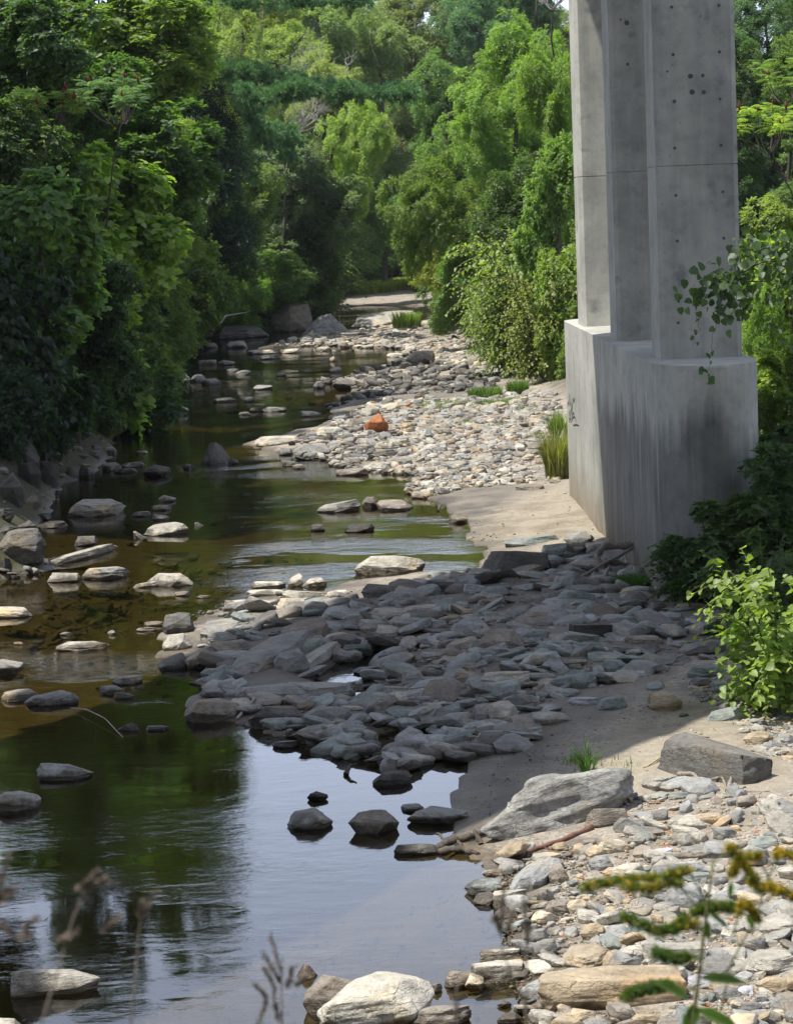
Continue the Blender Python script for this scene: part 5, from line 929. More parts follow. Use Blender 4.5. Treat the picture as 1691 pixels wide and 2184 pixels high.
VEG = [
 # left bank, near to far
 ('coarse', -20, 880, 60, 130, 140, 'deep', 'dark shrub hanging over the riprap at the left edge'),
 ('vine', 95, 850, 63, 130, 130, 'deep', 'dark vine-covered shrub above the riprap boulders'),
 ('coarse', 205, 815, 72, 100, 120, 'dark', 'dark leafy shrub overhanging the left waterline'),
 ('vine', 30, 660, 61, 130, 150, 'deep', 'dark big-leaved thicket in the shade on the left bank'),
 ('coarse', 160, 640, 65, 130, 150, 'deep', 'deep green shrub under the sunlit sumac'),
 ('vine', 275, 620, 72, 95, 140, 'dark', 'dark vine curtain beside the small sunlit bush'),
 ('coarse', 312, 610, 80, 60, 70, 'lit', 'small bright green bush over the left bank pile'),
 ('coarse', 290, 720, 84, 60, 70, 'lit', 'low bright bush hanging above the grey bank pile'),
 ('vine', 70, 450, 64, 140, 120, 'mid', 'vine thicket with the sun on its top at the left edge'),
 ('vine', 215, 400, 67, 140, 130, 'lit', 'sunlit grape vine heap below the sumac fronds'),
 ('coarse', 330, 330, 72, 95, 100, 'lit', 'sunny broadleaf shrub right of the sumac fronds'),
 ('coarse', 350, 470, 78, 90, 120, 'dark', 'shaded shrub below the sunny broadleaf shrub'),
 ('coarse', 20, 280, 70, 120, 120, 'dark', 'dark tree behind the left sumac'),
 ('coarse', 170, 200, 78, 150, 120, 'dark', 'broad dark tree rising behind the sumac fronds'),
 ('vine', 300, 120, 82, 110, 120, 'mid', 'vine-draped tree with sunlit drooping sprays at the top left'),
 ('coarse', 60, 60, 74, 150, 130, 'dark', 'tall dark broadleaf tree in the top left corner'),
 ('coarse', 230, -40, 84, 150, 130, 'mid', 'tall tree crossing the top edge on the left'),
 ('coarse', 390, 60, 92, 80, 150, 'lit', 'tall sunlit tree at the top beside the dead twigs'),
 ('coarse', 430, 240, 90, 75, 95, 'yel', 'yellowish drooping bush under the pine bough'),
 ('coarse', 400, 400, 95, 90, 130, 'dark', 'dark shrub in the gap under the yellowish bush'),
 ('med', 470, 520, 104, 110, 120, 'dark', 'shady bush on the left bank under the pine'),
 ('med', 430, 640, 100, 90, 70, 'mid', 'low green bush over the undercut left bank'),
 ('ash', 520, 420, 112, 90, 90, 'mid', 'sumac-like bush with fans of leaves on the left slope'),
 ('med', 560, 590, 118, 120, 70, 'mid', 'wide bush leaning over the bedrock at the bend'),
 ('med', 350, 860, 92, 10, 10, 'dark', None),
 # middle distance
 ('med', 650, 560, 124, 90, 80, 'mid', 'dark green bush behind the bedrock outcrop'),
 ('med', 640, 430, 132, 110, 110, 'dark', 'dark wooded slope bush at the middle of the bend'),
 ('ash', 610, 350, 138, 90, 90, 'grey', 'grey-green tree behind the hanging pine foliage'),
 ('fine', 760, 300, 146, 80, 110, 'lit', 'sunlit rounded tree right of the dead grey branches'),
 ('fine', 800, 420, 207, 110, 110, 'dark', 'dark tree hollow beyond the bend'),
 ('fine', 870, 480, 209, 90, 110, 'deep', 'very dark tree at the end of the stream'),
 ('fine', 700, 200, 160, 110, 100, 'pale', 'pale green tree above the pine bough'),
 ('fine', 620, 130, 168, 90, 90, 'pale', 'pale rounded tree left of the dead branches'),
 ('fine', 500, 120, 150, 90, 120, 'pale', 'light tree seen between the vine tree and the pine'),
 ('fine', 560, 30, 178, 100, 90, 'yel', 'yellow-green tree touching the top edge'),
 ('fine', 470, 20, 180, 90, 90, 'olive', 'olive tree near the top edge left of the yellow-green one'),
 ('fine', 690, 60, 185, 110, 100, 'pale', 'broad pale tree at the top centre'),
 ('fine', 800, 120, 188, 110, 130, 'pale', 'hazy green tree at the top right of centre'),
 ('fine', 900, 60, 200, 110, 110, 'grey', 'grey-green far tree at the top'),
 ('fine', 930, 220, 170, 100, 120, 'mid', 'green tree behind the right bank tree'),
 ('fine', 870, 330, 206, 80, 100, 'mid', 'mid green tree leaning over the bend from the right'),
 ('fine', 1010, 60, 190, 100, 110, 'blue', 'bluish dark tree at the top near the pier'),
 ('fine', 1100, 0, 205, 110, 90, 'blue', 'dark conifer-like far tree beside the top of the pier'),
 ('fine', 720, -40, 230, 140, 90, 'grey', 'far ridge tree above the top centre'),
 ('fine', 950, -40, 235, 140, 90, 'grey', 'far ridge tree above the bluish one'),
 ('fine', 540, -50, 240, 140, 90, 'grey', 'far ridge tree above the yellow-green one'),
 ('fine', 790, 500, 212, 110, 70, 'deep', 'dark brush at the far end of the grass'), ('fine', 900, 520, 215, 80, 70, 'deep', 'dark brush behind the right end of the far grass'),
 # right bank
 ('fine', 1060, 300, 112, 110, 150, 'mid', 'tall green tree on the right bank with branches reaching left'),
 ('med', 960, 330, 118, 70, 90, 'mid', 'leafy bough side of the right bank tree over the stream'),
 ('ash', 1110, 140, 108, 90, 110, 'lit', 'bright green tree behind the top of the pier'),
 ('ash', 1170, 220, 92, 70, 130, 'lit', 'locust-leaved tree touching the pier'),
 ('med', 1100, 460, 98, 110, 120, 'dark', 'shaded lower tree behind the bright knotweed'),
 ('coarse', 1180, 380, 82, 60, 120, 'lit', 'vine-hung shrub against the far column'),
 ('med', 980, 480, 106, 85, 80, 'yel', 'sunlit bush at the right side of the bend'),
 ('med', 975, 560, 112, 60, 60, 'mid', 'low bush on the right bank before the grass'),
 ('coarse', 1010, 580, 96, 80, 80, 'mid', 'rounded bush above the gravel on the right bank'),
 ('med', 1000, 650, 96, 70, 60, 'mid', 'drooping bush with bare lower twigs over the far gravel'),
 # right of the pier
 ('fine', 1640, 60, 130, 90, 110, 'blue', 'bluish pine-like tree at the top right corner'),
 ('fine', 1600, 180, 118, 60, 80, 'grey', 'grey-green tree peeping past the pier edge'),
 ('med', 1690, 160, 100, 80, 90, 'mid', 'green tree above the right sumac'),
 ('coarse', 1640, 480, 72, 70, 80, 'yel', 'yellow-green vine shrub below the right sumac'),
 ('coarse', 1640, 560, 70, 60, 80, 'lit', 'bright leafy shrub beside the near column'), ('coarse', 1625, 830, 56, 45, 60, 'lit', 'bright shrub at the right edge of the pier base top'), ('vine', 1680, 600, 62, 80, 90, 'lit', 'sunlit grape vine tangle right of the pier'),
 ('med', 1630, 700, 60, 60, 100, 'lit', 'tall weeds with thin pale leaves beside the near column'),
 ('vine', 1690, 790, 55, 80, 80, 'lit', 'sunlit vine heap right of the pier base'),
 ('coarse', 1660, 880, 52, 60, 70, 'mid', 'green shrub hugging the right of the pier base'),
 ('vine', 1680, 960, 44, 95, 80, 'dark', 'shaded vine shrub in front of the pier base'),
 ('coarse', 1655, 1000, 37.5, 80, 80, 'dark', 'shaded leafy shrub right against the pier base'), ('vine', 1570, 1110, 37.0, 95, 62, 'dark', 'shaded grape tangle hiding the lower right of the pier base'), ('coarse', 1480, 1170, 37.5, 75, 40, 'dark', 'low shaded creeper before the foot of the pier'),
 ('coarse', 1195, 600, 78, 55, 110, 'lit', 'bright leafy shrub squeezed against the pier flank'), ('vine', 1590, 1070, 41, 110, 80, 'dark', 'shaded grape thicket across the foot of the pier'),
]
for v in VEG:
    if v[7]: tree(*v)
# knotweed
knot(1150, 820, 70, 95, 400, 'lit', 'bright arching knotweed beside the far end of the pier', True)
knot(1090, 790, 76, 75, 230, 'lit', 'bright knotweed clump over the right gravel edge', True)
knot(1185, 700, 74, 60, 200, 'yel', 'yellow-green knotweed against the pier flank', True)
knot(690, 640, 182, 100, 170, 'mid', 'sunlit knotweed bank at the far bend', True)
knot(620, 650, 148, 110, 170, 'mid', 'knotweed in half shade behind the bedrock', True)
knot(1500, 1225, 38, 100, 130, 'dark', 'shaded knotweed in front of the driftwood stump')
knot(1640, 1330, 34.5, 110, 250, 'dark', 'dark knotweed clump in the bridge shade at the right edge')
knot(1712, 1430, 30.4, 150, 320, 'lit', 'sunlit big-leaved knotweed at the right edge')
# sumacs with fruit
def sumac_thing(x, y, d, rx, hpx, tint, label, j):
    c = at_y(x, y, d); k = d / FPX; g = float(height(np.array([c[0]]), np.array([c[1]]))[0]); f, s, tips = SUM[j]
    t = thing('sumac', label, 'shrub', (c[0], c[1], g), 'sumacs'); hh = c[2] + hpx * k - g; sc = (rx * k, rx * k, rx * k * 1.1); off = max(hh - sc[2], 0); bk = .07 * d; sx = -.035 * d if x < 600 else .02 * d; t.location = (c[0] + sx, c[1] + bk, g_at(c[0] + sx, c[1] + bk)); off += g - t.location[2]
    o = link('foliage', f, t, (-sx, -bk, off)); o.scale = sc; o.color = (*TG[tint], 1); q = link('stem', s, t, (-sx, -bk, off)); q.scale = sc
    if off > .3: link('trunk', trunk_mesh(off + .1, .05, .3, j + 5, limbs=2, off=(-sx, -bk)), t)
    for tp in tips[:9]:
        u = link('fruit_cluster', ME_FRUIT, t, (tp[0] * sc[0] - sx, tp[1] * sc[1] - bk, off + (tp[2]) * sc[2])); u.scale = (1.0, 1.0, 1.0)
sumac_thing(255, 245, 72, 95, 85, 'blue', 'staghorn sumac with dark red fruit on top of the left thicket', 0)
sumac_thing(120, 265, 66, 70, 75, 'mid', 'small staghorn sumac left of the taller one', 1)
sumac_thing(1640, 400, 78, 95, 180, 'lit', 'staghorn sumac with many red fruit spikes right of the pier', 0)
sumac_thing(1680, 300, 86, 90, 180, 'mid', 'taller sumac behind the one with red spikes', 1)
def fill(n, xr, yr, dr, rr, kinds, tints, label, group, seed):
    r = np.random.RandomState(seed)
    for i in range(n):
        d = r.uniform(*dr); q = r.uniform(*rr)
        tree(kinds[r.randint(len(kinds))], r.uniform(*xr), r.uniform(*yr), d, q, q * r.uniform(.8, 1.2), tints[r.randint(len(tints))], label, group=group)
fill(40, (380, 1250), (40, 400), (205, 300), (80, 130), ['fine'], ['grey', 'dark', 'pale', 'blue'], 'distant broadleaf tree of the wooded slope closing the valley', 'trees of the far slope', 3)
fill(26, (-60, 430), (0, 700), (88, 125), (90, 140), ['med', 'coarse'], ['dark', 'deep', 'mid'], 'shaded tree deep in the left bank thicket', 'trees deep in the left thicket', 4)
fill(14, (1540, 1760), (60, 600), (110, 170), (70, 110), ['fine', 'med'], ['dark', 'mid', 'blue'], 'green tree of the wood beyond the right of the pier', 'trees beyond the pier', 5)
fill(16, (1760, 2400), (620, 1000), (40, 85), (90, 150), ['coarse', 'med'], ['dark', 'mid', 'lit'], 'green shrub of the right bank beyond the picture edge', 'shrubs beyond the right edge', 8)
fill(12, (980, 1240), (100, 600), (125, 175), (80, 120), ['fine', 'med'], ['dark', 'mid'], 'dark tree behind the bushes of the right bank', 'trees behind the right bank', 6)

def edge(kind, x, yb, rx, ry, tint, label, up=.75):
    """a shrub whose lower edge meets the ground at (x, yb)"""
    Y = float(np.clip(on_ground(np.array([x]), np.array([yb]))[0][1], 20, 205))
    tree(kind, x, yb - ry * up, Y + .3, rx, ry, tint, label, cat='shrub', name='shrub')
for e in (('coarse', 300, 700, 60, 75, 'mid', 'bright bush right over the upper end of the left bank pile'), ('med', 350, 712, 70, 70, 'dark', 'dark bush at the undercut left bank'), ('med', 420, 706, 75, 80, 'dark', 'dark bush left of the fallen grey branches'),
          ('med', 500, 700, 80, 85, 'mid', 'green bush behind the fallen grey branches'), ('med', 575, 660, 80, 80, 'mid', 'arching bush hanging over the dark sloping bedrock'), ('med', 640, 640, 80, 75, 'mid', 'layered bush over the bedrock outcrop'),
          ('coarse', 250, 800, 60, 90, 'dark', 'dark shrub over the leaning pale snag'), ('coarse', 185, 900, 70, 100, 'deep', 'deep shade shrub above the left stones'), ('coarse', 90, 960, 90, 110, 'deep', 'black-green shrub on top of the riprap'),
          ('coarse', 380, 600, 70, 120, 'dark', 'shaded bush in the notch of the left bank'), ('med', 450, 560, 80, 120, 'dark', 'shaded bush under the pine trunk'),
          ('med', 955, 690, 60, 70, 'mid', 'bush trailing over the far end of the gravel'), ('med', 1040, 735, 75, 85, 'mid', 'bush with twiggy skirt above the far bar'), ('coarse', 1110, 800, 60, 70, 'lit', 'bright leafy bush above the rounded grass tuft'),
          ): edge(*e)
for x, y, d, q, tn, lab in ((-640, -330, 40, 520, 'dark', 'shade tree on the left bank beyond the picture edge'), (-560, -320, 47, 500, 'dark', 'second shade tree on the left bank beyond the picture edge'), (-470, -290, 54, 440, 'dark', 'third shade tree on the left bank beyond the picture edge'), (-380, -260, 62, 370, 'dark', 'dark tree leaning out over the left riprap'),
        (-190, 60, 56, 170, 'dark', 'overhanging tree beside the riprap, mostly beyond the left edge'), (1760, -60, 120, 120, 'mid', 'tall tree filling the top right corner'), (1590, -40, 150, 110, 'dark', 'dark tree at the top edge right of the pier'), (1150, -30, 165, 90, 'blue', 'dark bluish tree filling the gap left of the pier top'), (1060, -70, 200, 120, 'mid', 'green tree at the top edge left of the pier top')):
    tree('coarse', x, y, d, q, q * 1.1, tn, lab, skirt=False)
for x, y, rx, ry, lab in ((110, -330, 150, 230, 'very tall dark tree of the left bank, seen in the pool mirror'), (290, -330, 125, 230, 'very tall dark tree behind the vine heap, seen in the pool mirror')):
    tree('med', x, y, 98, rx, ry, 'dark', lab, fixed=True, skirt=False)

# ------------------------------------------------------------------ white pine with its long bough
def needles(paths, seed, dens=34, nl=.15, spread=.32):
    r = np.random.RandomState(seed); B, D = [], []
    for P, rad0, rad1 in paths:
        P = np.asarray(P); seg = np.linalg.norm(np.diff(P, axis=0), axis=1).sum(); m = int(seg * dens); t = r.rand(m) ** .9 * (len(P) - 1); i = np.minimum(t.astype(int), len(P) - 2); f = (t - i)[:, None]
        c = P[i] * (1 - f) + P[i + 1] * f; tg = unit(P[i + 1] - P[i]); tt = (t / (len(P) - 1))[:, None]; rr = rad0 * (1 - tt) + rad1 * tt
        o = r.normal(0, 1, (m, 3)) * np.array([.8, .8, .55]); tip = c + o * rr * .75 + np.array([0, 0, .25]) * rr + tg * .15
        k = 26; rep = np.repeat(np.arange(m), k)
        B.append(tip[rep] + r.normal(0, .03, (m * k, 3))); D.append(unit(tip - c)[rep] * .5 + tg[rep] * .5 + r.normal(0, .6, (m * k, 3)) + np.array([0, 0, .25]))
    B = np.concatenate(B); D = np.concatenate(D); n = len(B); L = nl * r.uniform(.6, 1.2, n)
    V, F, fi = leaves(B, D, r.normal(0, 1, (n, 3)), L, np.full(n, .034), 'diamond')
    return mesh_np('needles', V, F, [M_PINE], fattr={'v': np.repeat(r.rand(n // 26), 26) * .6 + r.rand(n) * .3})
def pine():
    PK = 1.43; base = at_y(392, 690, 91 * PK); g = g_at(base[0], base[1]); t = thing('white_pine', 'white pine with one long level bough reaching over the stream', 'tree', (base[0], base[1], g))
    o3 = np.array([base[0], base[1], g])
    tb = Tubes(); top = at_y(405, -160, 91 * PK) - o3; tb.add(curve_pts((0, 0, -.3), top, 9, (.1, 0, 0)), np.linspace(.34, .18, 9), 9); link('trunk', tb.mesh('trunk', M_BARK), t)
    def bough(pts, ds, r0, rad0, rad1, seed, side=10, tint='blue'):
        r = np.random.RandomState(seed); P = np.array([at_y(a, b, d * PK) - o3 for (a, b), d in zip(pts, ds)])
        q = np.linspace(0, len(P) - 1, 16); Q = np.stack([np.interp(q, np.arange(len(P)), P[:, j]) for j in range(3)], -1)
        tb = Tubes(); tb.add(Q, np.linspace(r0, .012, 16), 6); rad0 *= PK; rad1 *= PK; paths = [(Q[4:], rad0, rad1)]
        for i in range(side):
            k = r.randint(2, 15); a = r.choice([-1, 1]) * r.uniform(.5, 1.1); tg = unit(Q[min(k + 1, 15)] - Q[k]); dv = np.array([tg[0] * math.cos(a) - tg[1] * math.sin(a), tg[0] * math.sin(a) + tg[1] * math.cos(a), r.uniform(-.02, .16)])
            ln = r.uniform(1.0, 2.2) * (1.2 - k / 20); S_ = curve_pts(Q[k], Q[k] + dv * ln, 6, (0, 0, -.05)); tb.add(S_, np.linspace(.02, .006, 6), 4, False); paths.append((S_[1:], rad0 * .9, rad1))
        b = link('bough', tb.mesh('bough', M_BARK), t); n = link('needles', needles(paths, seed, 44, .22), b); n.color = (*TG['pine'], 1)
    bough([(395, 165), (500, 160), (580, 178), (660, 196), (760, 204), (880, 204)], [91, 90, 89, 88, 87, 86], .09, .46, .22, 1, 30)
    bough([(397, 195), (500, 200), (560, 215), (620, 200), (660, 190)], [91, 88, 86, 85, 84], .05, .34, .18, 2, 10)
    bough([(396, 180), (480, 210), (530, 260), (570, 320)], [91, 92, 93, 94], .05, .45, .25, 3, 12)
    bough([(398, 235), (500, 260), (580, 290), (620, 340)], [91, 93, 95, 96], .05, .45, .25, 4, 12)
    bough([(400, 10), (540, 8), (640, 8), (780, 4)], [91, 89, 87, 86], .06, .32, .18, 5, 10)
    bough([(400, 115), (400, 140), (360, 160)], [91, 88, 86], .05, .4, .2, 6, 8)
    bough([(398, 285), (480, 320), (540, 380)], [91, 92, 93], .05, .4, .25, 7, 8)
pine()

# ------------------------------------------------------------------ bare dead crowns
def dead_tree(x, y, d, size_px, seed, label, lean=0.0):
    c = at_y(x, y, d); g = g_at(c[0], c[1]); k = d / FPX; r = np.random.RandomState(seed); sz = size_px * k; bk = .075 * d; gb = g_at(c[0], c[1] + bk); h = c[2] - gb
    t = thing('dead_tree', label, 'tree', (c[0], c[1] + bk, gb)); O = np.array([0, -bk, h])
    tb = Tubes(); tb.add(curve_pts((0, 0, -.3), O, 7, (.2, 0, h * .15), .1, seed), np.linspace(.05, .035, 7), 6); link('trunk', tb.mesh('trunk', M_BARK), t)
    tb = Tubes()
    def br(p, dv, ln, rd, lev):
        e = p + dv * ln; Q = curve_pts(p, e, 6, r.normal(0, .06, 3) * ln, .025 * ln, r.randint(1e6)); tb.add(Q, np.linspace(rd, rd * .55, 6), 5, False)
        if lev:
            for _ in range(3 if lev > 1 else 4):
                q = Q[r.randint(2, 6)]; nd = unit(dv + r.normal(0, .55, 3) + np.array([lean * .3, 0, .12])); br(q, nd, ln * r.uniform(.5, .8), rd * .55, lev - 1)
    for i in range(5):
        a = r.uniform(0, 6.28); br(O, unit(np.array([math.cos(a) * .9 + lean, math.sin(a) * .6, r.uniform(.3, 1)])), sz * .75, .04, 3)
    link('branches', tb.mesh('branches', M_DEAD), t)['kind'] = 'stuff'
dead_tree(695, 185, 163, 85, 11, 'bare grey dead tree crown above the pine bough', .2)
dead_tree(625, 300, 150, 85, 12, 'bare dead twigs below the pine bough', .1)
dead_tree(352, 110, 124, 70, 13, 'leafless twigs between two trees at the top left', .3)
dead_tree(1178, 20, 104, 40, 14, 'thin bare stems rising beside the pier top', 0)

# ------------------------------------------------------------------ grass
def tuft(x, y, n, hpx, spx, colr, label, wid=.006, seed=1, name='grass_tuft', droop=.5, group=None, kind=None):
    p = on_ground(np.array([x]), np.array([y]), False)[0]; d = np.linalg.norm(p - np.array([0, 0, CAM_H])); k = d / FPX; r = np.random.RandomState(seed)
    a = r.uniform(0, 6.28, n); rr = np.sqrt(r.rand(n)) * spx * k; bx = rr * np.cos(a); by = rr * np.sin(a) * 1.3
    bz = height(bx + p[0], by + p[1]) - p[2]; h = hpx * k * r.uniform(.45, 1.05, n); ln = droop * h * r.uniform(.2, 1, n); b2 = a + r.normal(0, 1.0, n)
    out = np.stack([np.cos(b2), np.sin(b2), np.zeros(n)], -1); sd = np.stack([-np.sin(b2), np.cos(b2), np.zeros(n)], -1) ; V = []
    ws = wid * r.uniform(.7, 1.3, n)
    for tt, wf in ((0, 1), (.4, .9), (.75, .6), (1, .05)):
        c = np.stack([bx, by, bz - .02], -1) + out * (ln * tt ** 2)[:, None] + np.array([0, 0, 1.]) * (h * (tt - .25 * droop * tt ** 3))[:, None]
        V += [c - sd * (ws * wf)[:, None], c + sd * (ws * wf)[:, None]]
    V = np.stack(V, 1).reshape(-1, 3); b = (np.arange(n) * 8)[:, None]; F = np.concatenate([np.concatenate([b + 2 * i, b + 2 * i + 1, b + 2 * i + 3, b + 2 * i + 2], 1) for i in range(3)])
    o = link(name, mesh_np(name, V, F, [M_GRASS], fattr={'v': np.tile(r.rand(n), 3)}), None, p); o.color = (*colr, 1)
    tag(o, label, 'grass', group, kind); return o
GR = (.09, .16, .025); GY = (.20, .21, .06); GD = (.05, .11, .018); GP = (.14, .20, .04)
tuft(1190, 1020, 900, 120, 26, GY, 'tall yellowing grass along the left foot of the pier', .010, 1)
tuft(1200, 960, 700, 100, 22, GP, 'tall green grass behind the yellowing grass by the pier', .010, 2)
tuft(1252, 1648, 44, 95, 16, GD, 'spiky sedge clump at the front edge of the sunlit sand', .008, 3, droop=.8)
tuft(1345, 1252, 2600, 30, 48, GD, 'low mossy green grass patch before the driftwood stump', .006, 4)
tuft(868, 700, 700, 42, 30, GP, 'sunlit grass tuft beside the pale bedrock ledge', .018, 5)
tuft(1035, 848, 600, 30, 36, GR, 'dark green grass tuft on the bar behind the gravel', .012, 6)
tuft(1104, 840, 700, 34, 22, GR, 'rounded green grass tuft near the knotweed', .012, 7)
tuft(1060, 862, 700, 14, 60, GP, 'thin light grass spread on top of the sunlit gravel', .010, 8, kind='stuff')
tuft(940, 866, 500, 12, 70, GP, 'sparse weeds on the gravel right of the pinkish rock', .010, 9, kind='stuff')
for i, (x, y, lab) in enumerate(((1130, 872, 'straggly weeds in the gravel before the knotweed'), (980, 905, 'thin weeds in the gravel right of the rust-red boulder'), (1150, 930, 'weeds in the gravel left of the tall grass'), (1070, 910, 'weeds in the middle of the sunlit gravel'))): tuft(x, y, 130, 11, 40, GP, lab, .010, 50 + i, kind='stuff')
tuft(635, 655, 260, 45, 26, GP, 'reedy grass on the bank over the bedrock outcrop', .018, 10)
tuft(1290, 1640, 60, 22, 70, GP, 'scattered thin seedlings on the sunlit sand', .005, 11, kind='stuff')
tuft(1230, 1625, 70, 30, 30, GP, 'small leafy weeds around the spiky sedge', .006, 13, kind='stuff')
for i, (x, y, lab) in enumerate(((850, 618, 'bright grass on the far mud bank under the trees'), (790, 622, 'light green grass left part of the far bank'), (895, 612, 'bright grass right part of the far bank'), (750, 626, 'grass at the left end of the far mud bank'), (930, 615, 'grass under the bushes at the right end of the far bank'))):
    tuft(x, y, 3600, 26, 55, (.24, .29, .07), lab, .03, 20 + i)
tuft(720, 1430, 16, 22, 10, GR, 'little weed at the small sky puddle', .005, 31)
tuft(800, 900, 50, 16, 8, (.14, .22, .03), 'bright green weed at the foot of the rust-red boulder', .012, 32)

# ------------------------------------------------------------------ driftwood
def drift(name, label, runs, m, cat='driftwood', seed=1):
    p0 = on_ground(np.array([runs[0][0][0]]), np.array([runs[0][0][1]]))[0]; tb = Tubes(); r = np.random.RandomState(seed)
    for run in runs:
        pts = []; 
        for q in run[:-2]:
            p = on_ground(np.array([q[0]]), np.array([q[1]]))[0]
            if len(q) > 2:      # raised above its foot by q[2] photo units
                k = np.linalg.norm(p - np.array([0, 0, CAM_H])) / FPX; p = p + np.array([0, 0, q[2] * k])
            pts.append(p - p0)
        pts = np.array(pts); t = np.linspace(0, len(pts) - 1, max(8, 4 * len(pts))); Q = np.stack([np.interp(t, np.arange(len(pts)), pts[:, j]) for j in range(3)], -1)
        k = np.linalg.norm(p0 - np.array([0, 0, CAM_H])) / FPX
        rr = np.linspace(run[-2] * k, run[-1] * k, len(Q)) * (1 + .18 * np.sin(np.arange(len(Q)) * 1.9 + seed)); Q[1:-1] += r.normal(0, .12 * run[-2] * k, (len(Q) - 2, 3)); tb.add(Q, rr, 9)
    return tag(link(name, tb.mesh(name, m), None, p0), label, cat)
drift('driftwood_stump', 'grey driftwood stump with roots and a leaning branch before the pier', [
    [(1290, 1232), (1272, 1232, 45), (1290, 1225, 62), (1340, 1222, 58), (1400, 1215, 50), (1470, 1205, 40), 7, 9], [(1215, 1245), (1270, 1240, 28), (1352, 1230, 62), 4, 3], [(1225, 1262), (1285, 1250, 12), (1300, 1240, 30), 5, 4],
    [(1400, 1222), (1396, 1220, 40), (1360, 1215, 72), 12, 4], [(1385, 1225), (1380, 1222, 30), (1350, 1218, 40), 9, 3], [(1410, 1228), (1412, 1225, 45), 11, 7], [(1290, 1240), (1340, 1238, 6), (1385, 1232, 10), 6, 4],
    [(1370, 1232), (1340, 1236, 16), (1310, 1240), 5, 2], [(1265, 1250), (1268, 1248, 30), 3, 2], [(1345, 1215, 60), (1362, 1214, 74), (1372, 1213, 60), 7, 6], [(1400, 1230), (1395, 1236, 14), (1350, 1246), 6, 2], [(1420, 1226), (1424, 1230, 22), (1420, 1240), 6, 2]], M_DRIFT, seed=2)
drift('fallen_branch', 'bare grey branches fallen on the left bank slope', [[(470, 690), (500, 660, 10), (545, 640, 22), (562, 632, 30), 2.2, .8], [(500, 662, 8), (520, 625, 20), (540, 618, 28), 1.5, .6], [(450, 690), (430, 640, 25), 1.4, .6], [(480, 680, 6), (560, 672, 12), 1.6, .6], [(330, 690), (348, 672, 12), (372, 700), 2, 1]], M_DEAD, 'branch', 21)
drift('driftwood_log', 'weathered brown log lying on the shaded cobbles', [[(1226, 1318, 3), (1300, 1328, 4), (1400, 1338, 2), 11, 7], [(1313, 1332, 4), (1318, 1322, 16), 3, 1]], M_DRIFT, seed=3)
drift('driftwood_branch', 'dark waterlogged branch and roots at the pool edge', [[(925, 1812), (960, 1800, 6), (1010, 1790, 8), (1075, 1768, 6), 9, 6], [(935, 1818), (980, 1815, 6), (1020, 1822), 9, 5], [(955, 1805), (938, 1800, 22), (930, 1798, 20), 4, 2], [(1025, 1800), (1012, 1795, 26), 7, 4], [(985, 1806), (965, 1790, 12), 5, 2]], M_BARK, seed=4)
drift('branch', 'reddish-brown branch under the massive streaked boulder', [[(1085, 1828, 2), (1130, 1818, 3), (1200, 1795, 4), (1262, 1768, 4), 4, 6]], M_RUST, 'branch', 5)
drift('branch', 'pale broken driftwood twigs in front of the flat-topped brown boulder', [[(1445, 1655, 4), (1480, 1660, 10), (1500, 1690, 3), 5, 4], [(1490, 1672, 3), (1540, 1668, 12), (1550, 1690, 2), 3, 2], [(1550, 1690, 2), (1560, 1672, 16), 5, 3], [(1495, 1665, 2), (1520, 1650, 14), (1545, 1664, 6), 2, 1], [(1515, 1692, 2), (1640, 1690, 2), 2, 2]], M_DRIFT, 'branch', 6)
drift('stick', 'straw-coloured stick lying on the sand beside the brown boulder', [[(1372, 1640, 1), (1422, 1608, 2), 2.2, 1.8]], M_STRAW, 'stick', 7)
drift('stick', 'short dark stick lying on the sand behind the brown boulder', [[(1478, 1573, 1), (1512, 1574, 1), 2, 1.5]], M_BARK, 'stick', 8)
drift('stick', 'thin grey twig across the gravel right of the pitted rock', [[(1355, 1772, 1), (1440, 1756, 2), (1535, 1744, 2), 1.6, 1]], M_DEAD, 'stick', 9)
drift('stick', 'weathered grey driftwood piece at the bottom edge', [[(1165, 2132, 5), (1200, 2160, 6), (1245, 2188, 4), 13, 12]], M_DRIFT, 'stick', 10)
drift('stick', 'curved pale stick arching out of the black pool', [[(152, 1512, 2), (185, 1521, 8), (225, 1542, 10), (262, 1572, 0), 1.6, 1.1]], M_DEAD, 'stick', 11)
drift('stick', 'grey stick leaning on the blotched boulder', [[(505, 1535, 2), (560, 1490, 20), 3, 2]], M_DEAD, 'stick', 12)
drift('stick', 'black snag poking from the pool below the shaded bar', [[(738, 1652, 0), (746, 1648, 14), (760, 1648, 20), 6, 1.5]], M_BARK, 'stick', 13)
drift('stick', 'small black snag in the stream at the gravel point', [[(934, 1090, 0), (942, 1088, 12), 3, 1]], M_BARK, 'stick', 14)
drift('stick', 'black snag against the broad cream rock', [[(812, 1220, 0), (816, 1218, 26), (822, 1220, 4), 6, 3]], M_BARK, 'stick', 15)
drift('stick', 'pale snag leaning at the left bank pile', [[(215, 800, 20), (252, 812, 0), 5, 6]], M_DRIFT, 'log', 16)
drift('stick', 'small dry twigs beside the dark boulder at the right edge', [[(1610, 2135, 2), (1650, 2122, 4), (1700, 2105, 5), 2, 1.5], [(1625, 2122, 2), (1660, 2128, 4), 1.5, 1]], M_DRIFT, 'twig', 17)

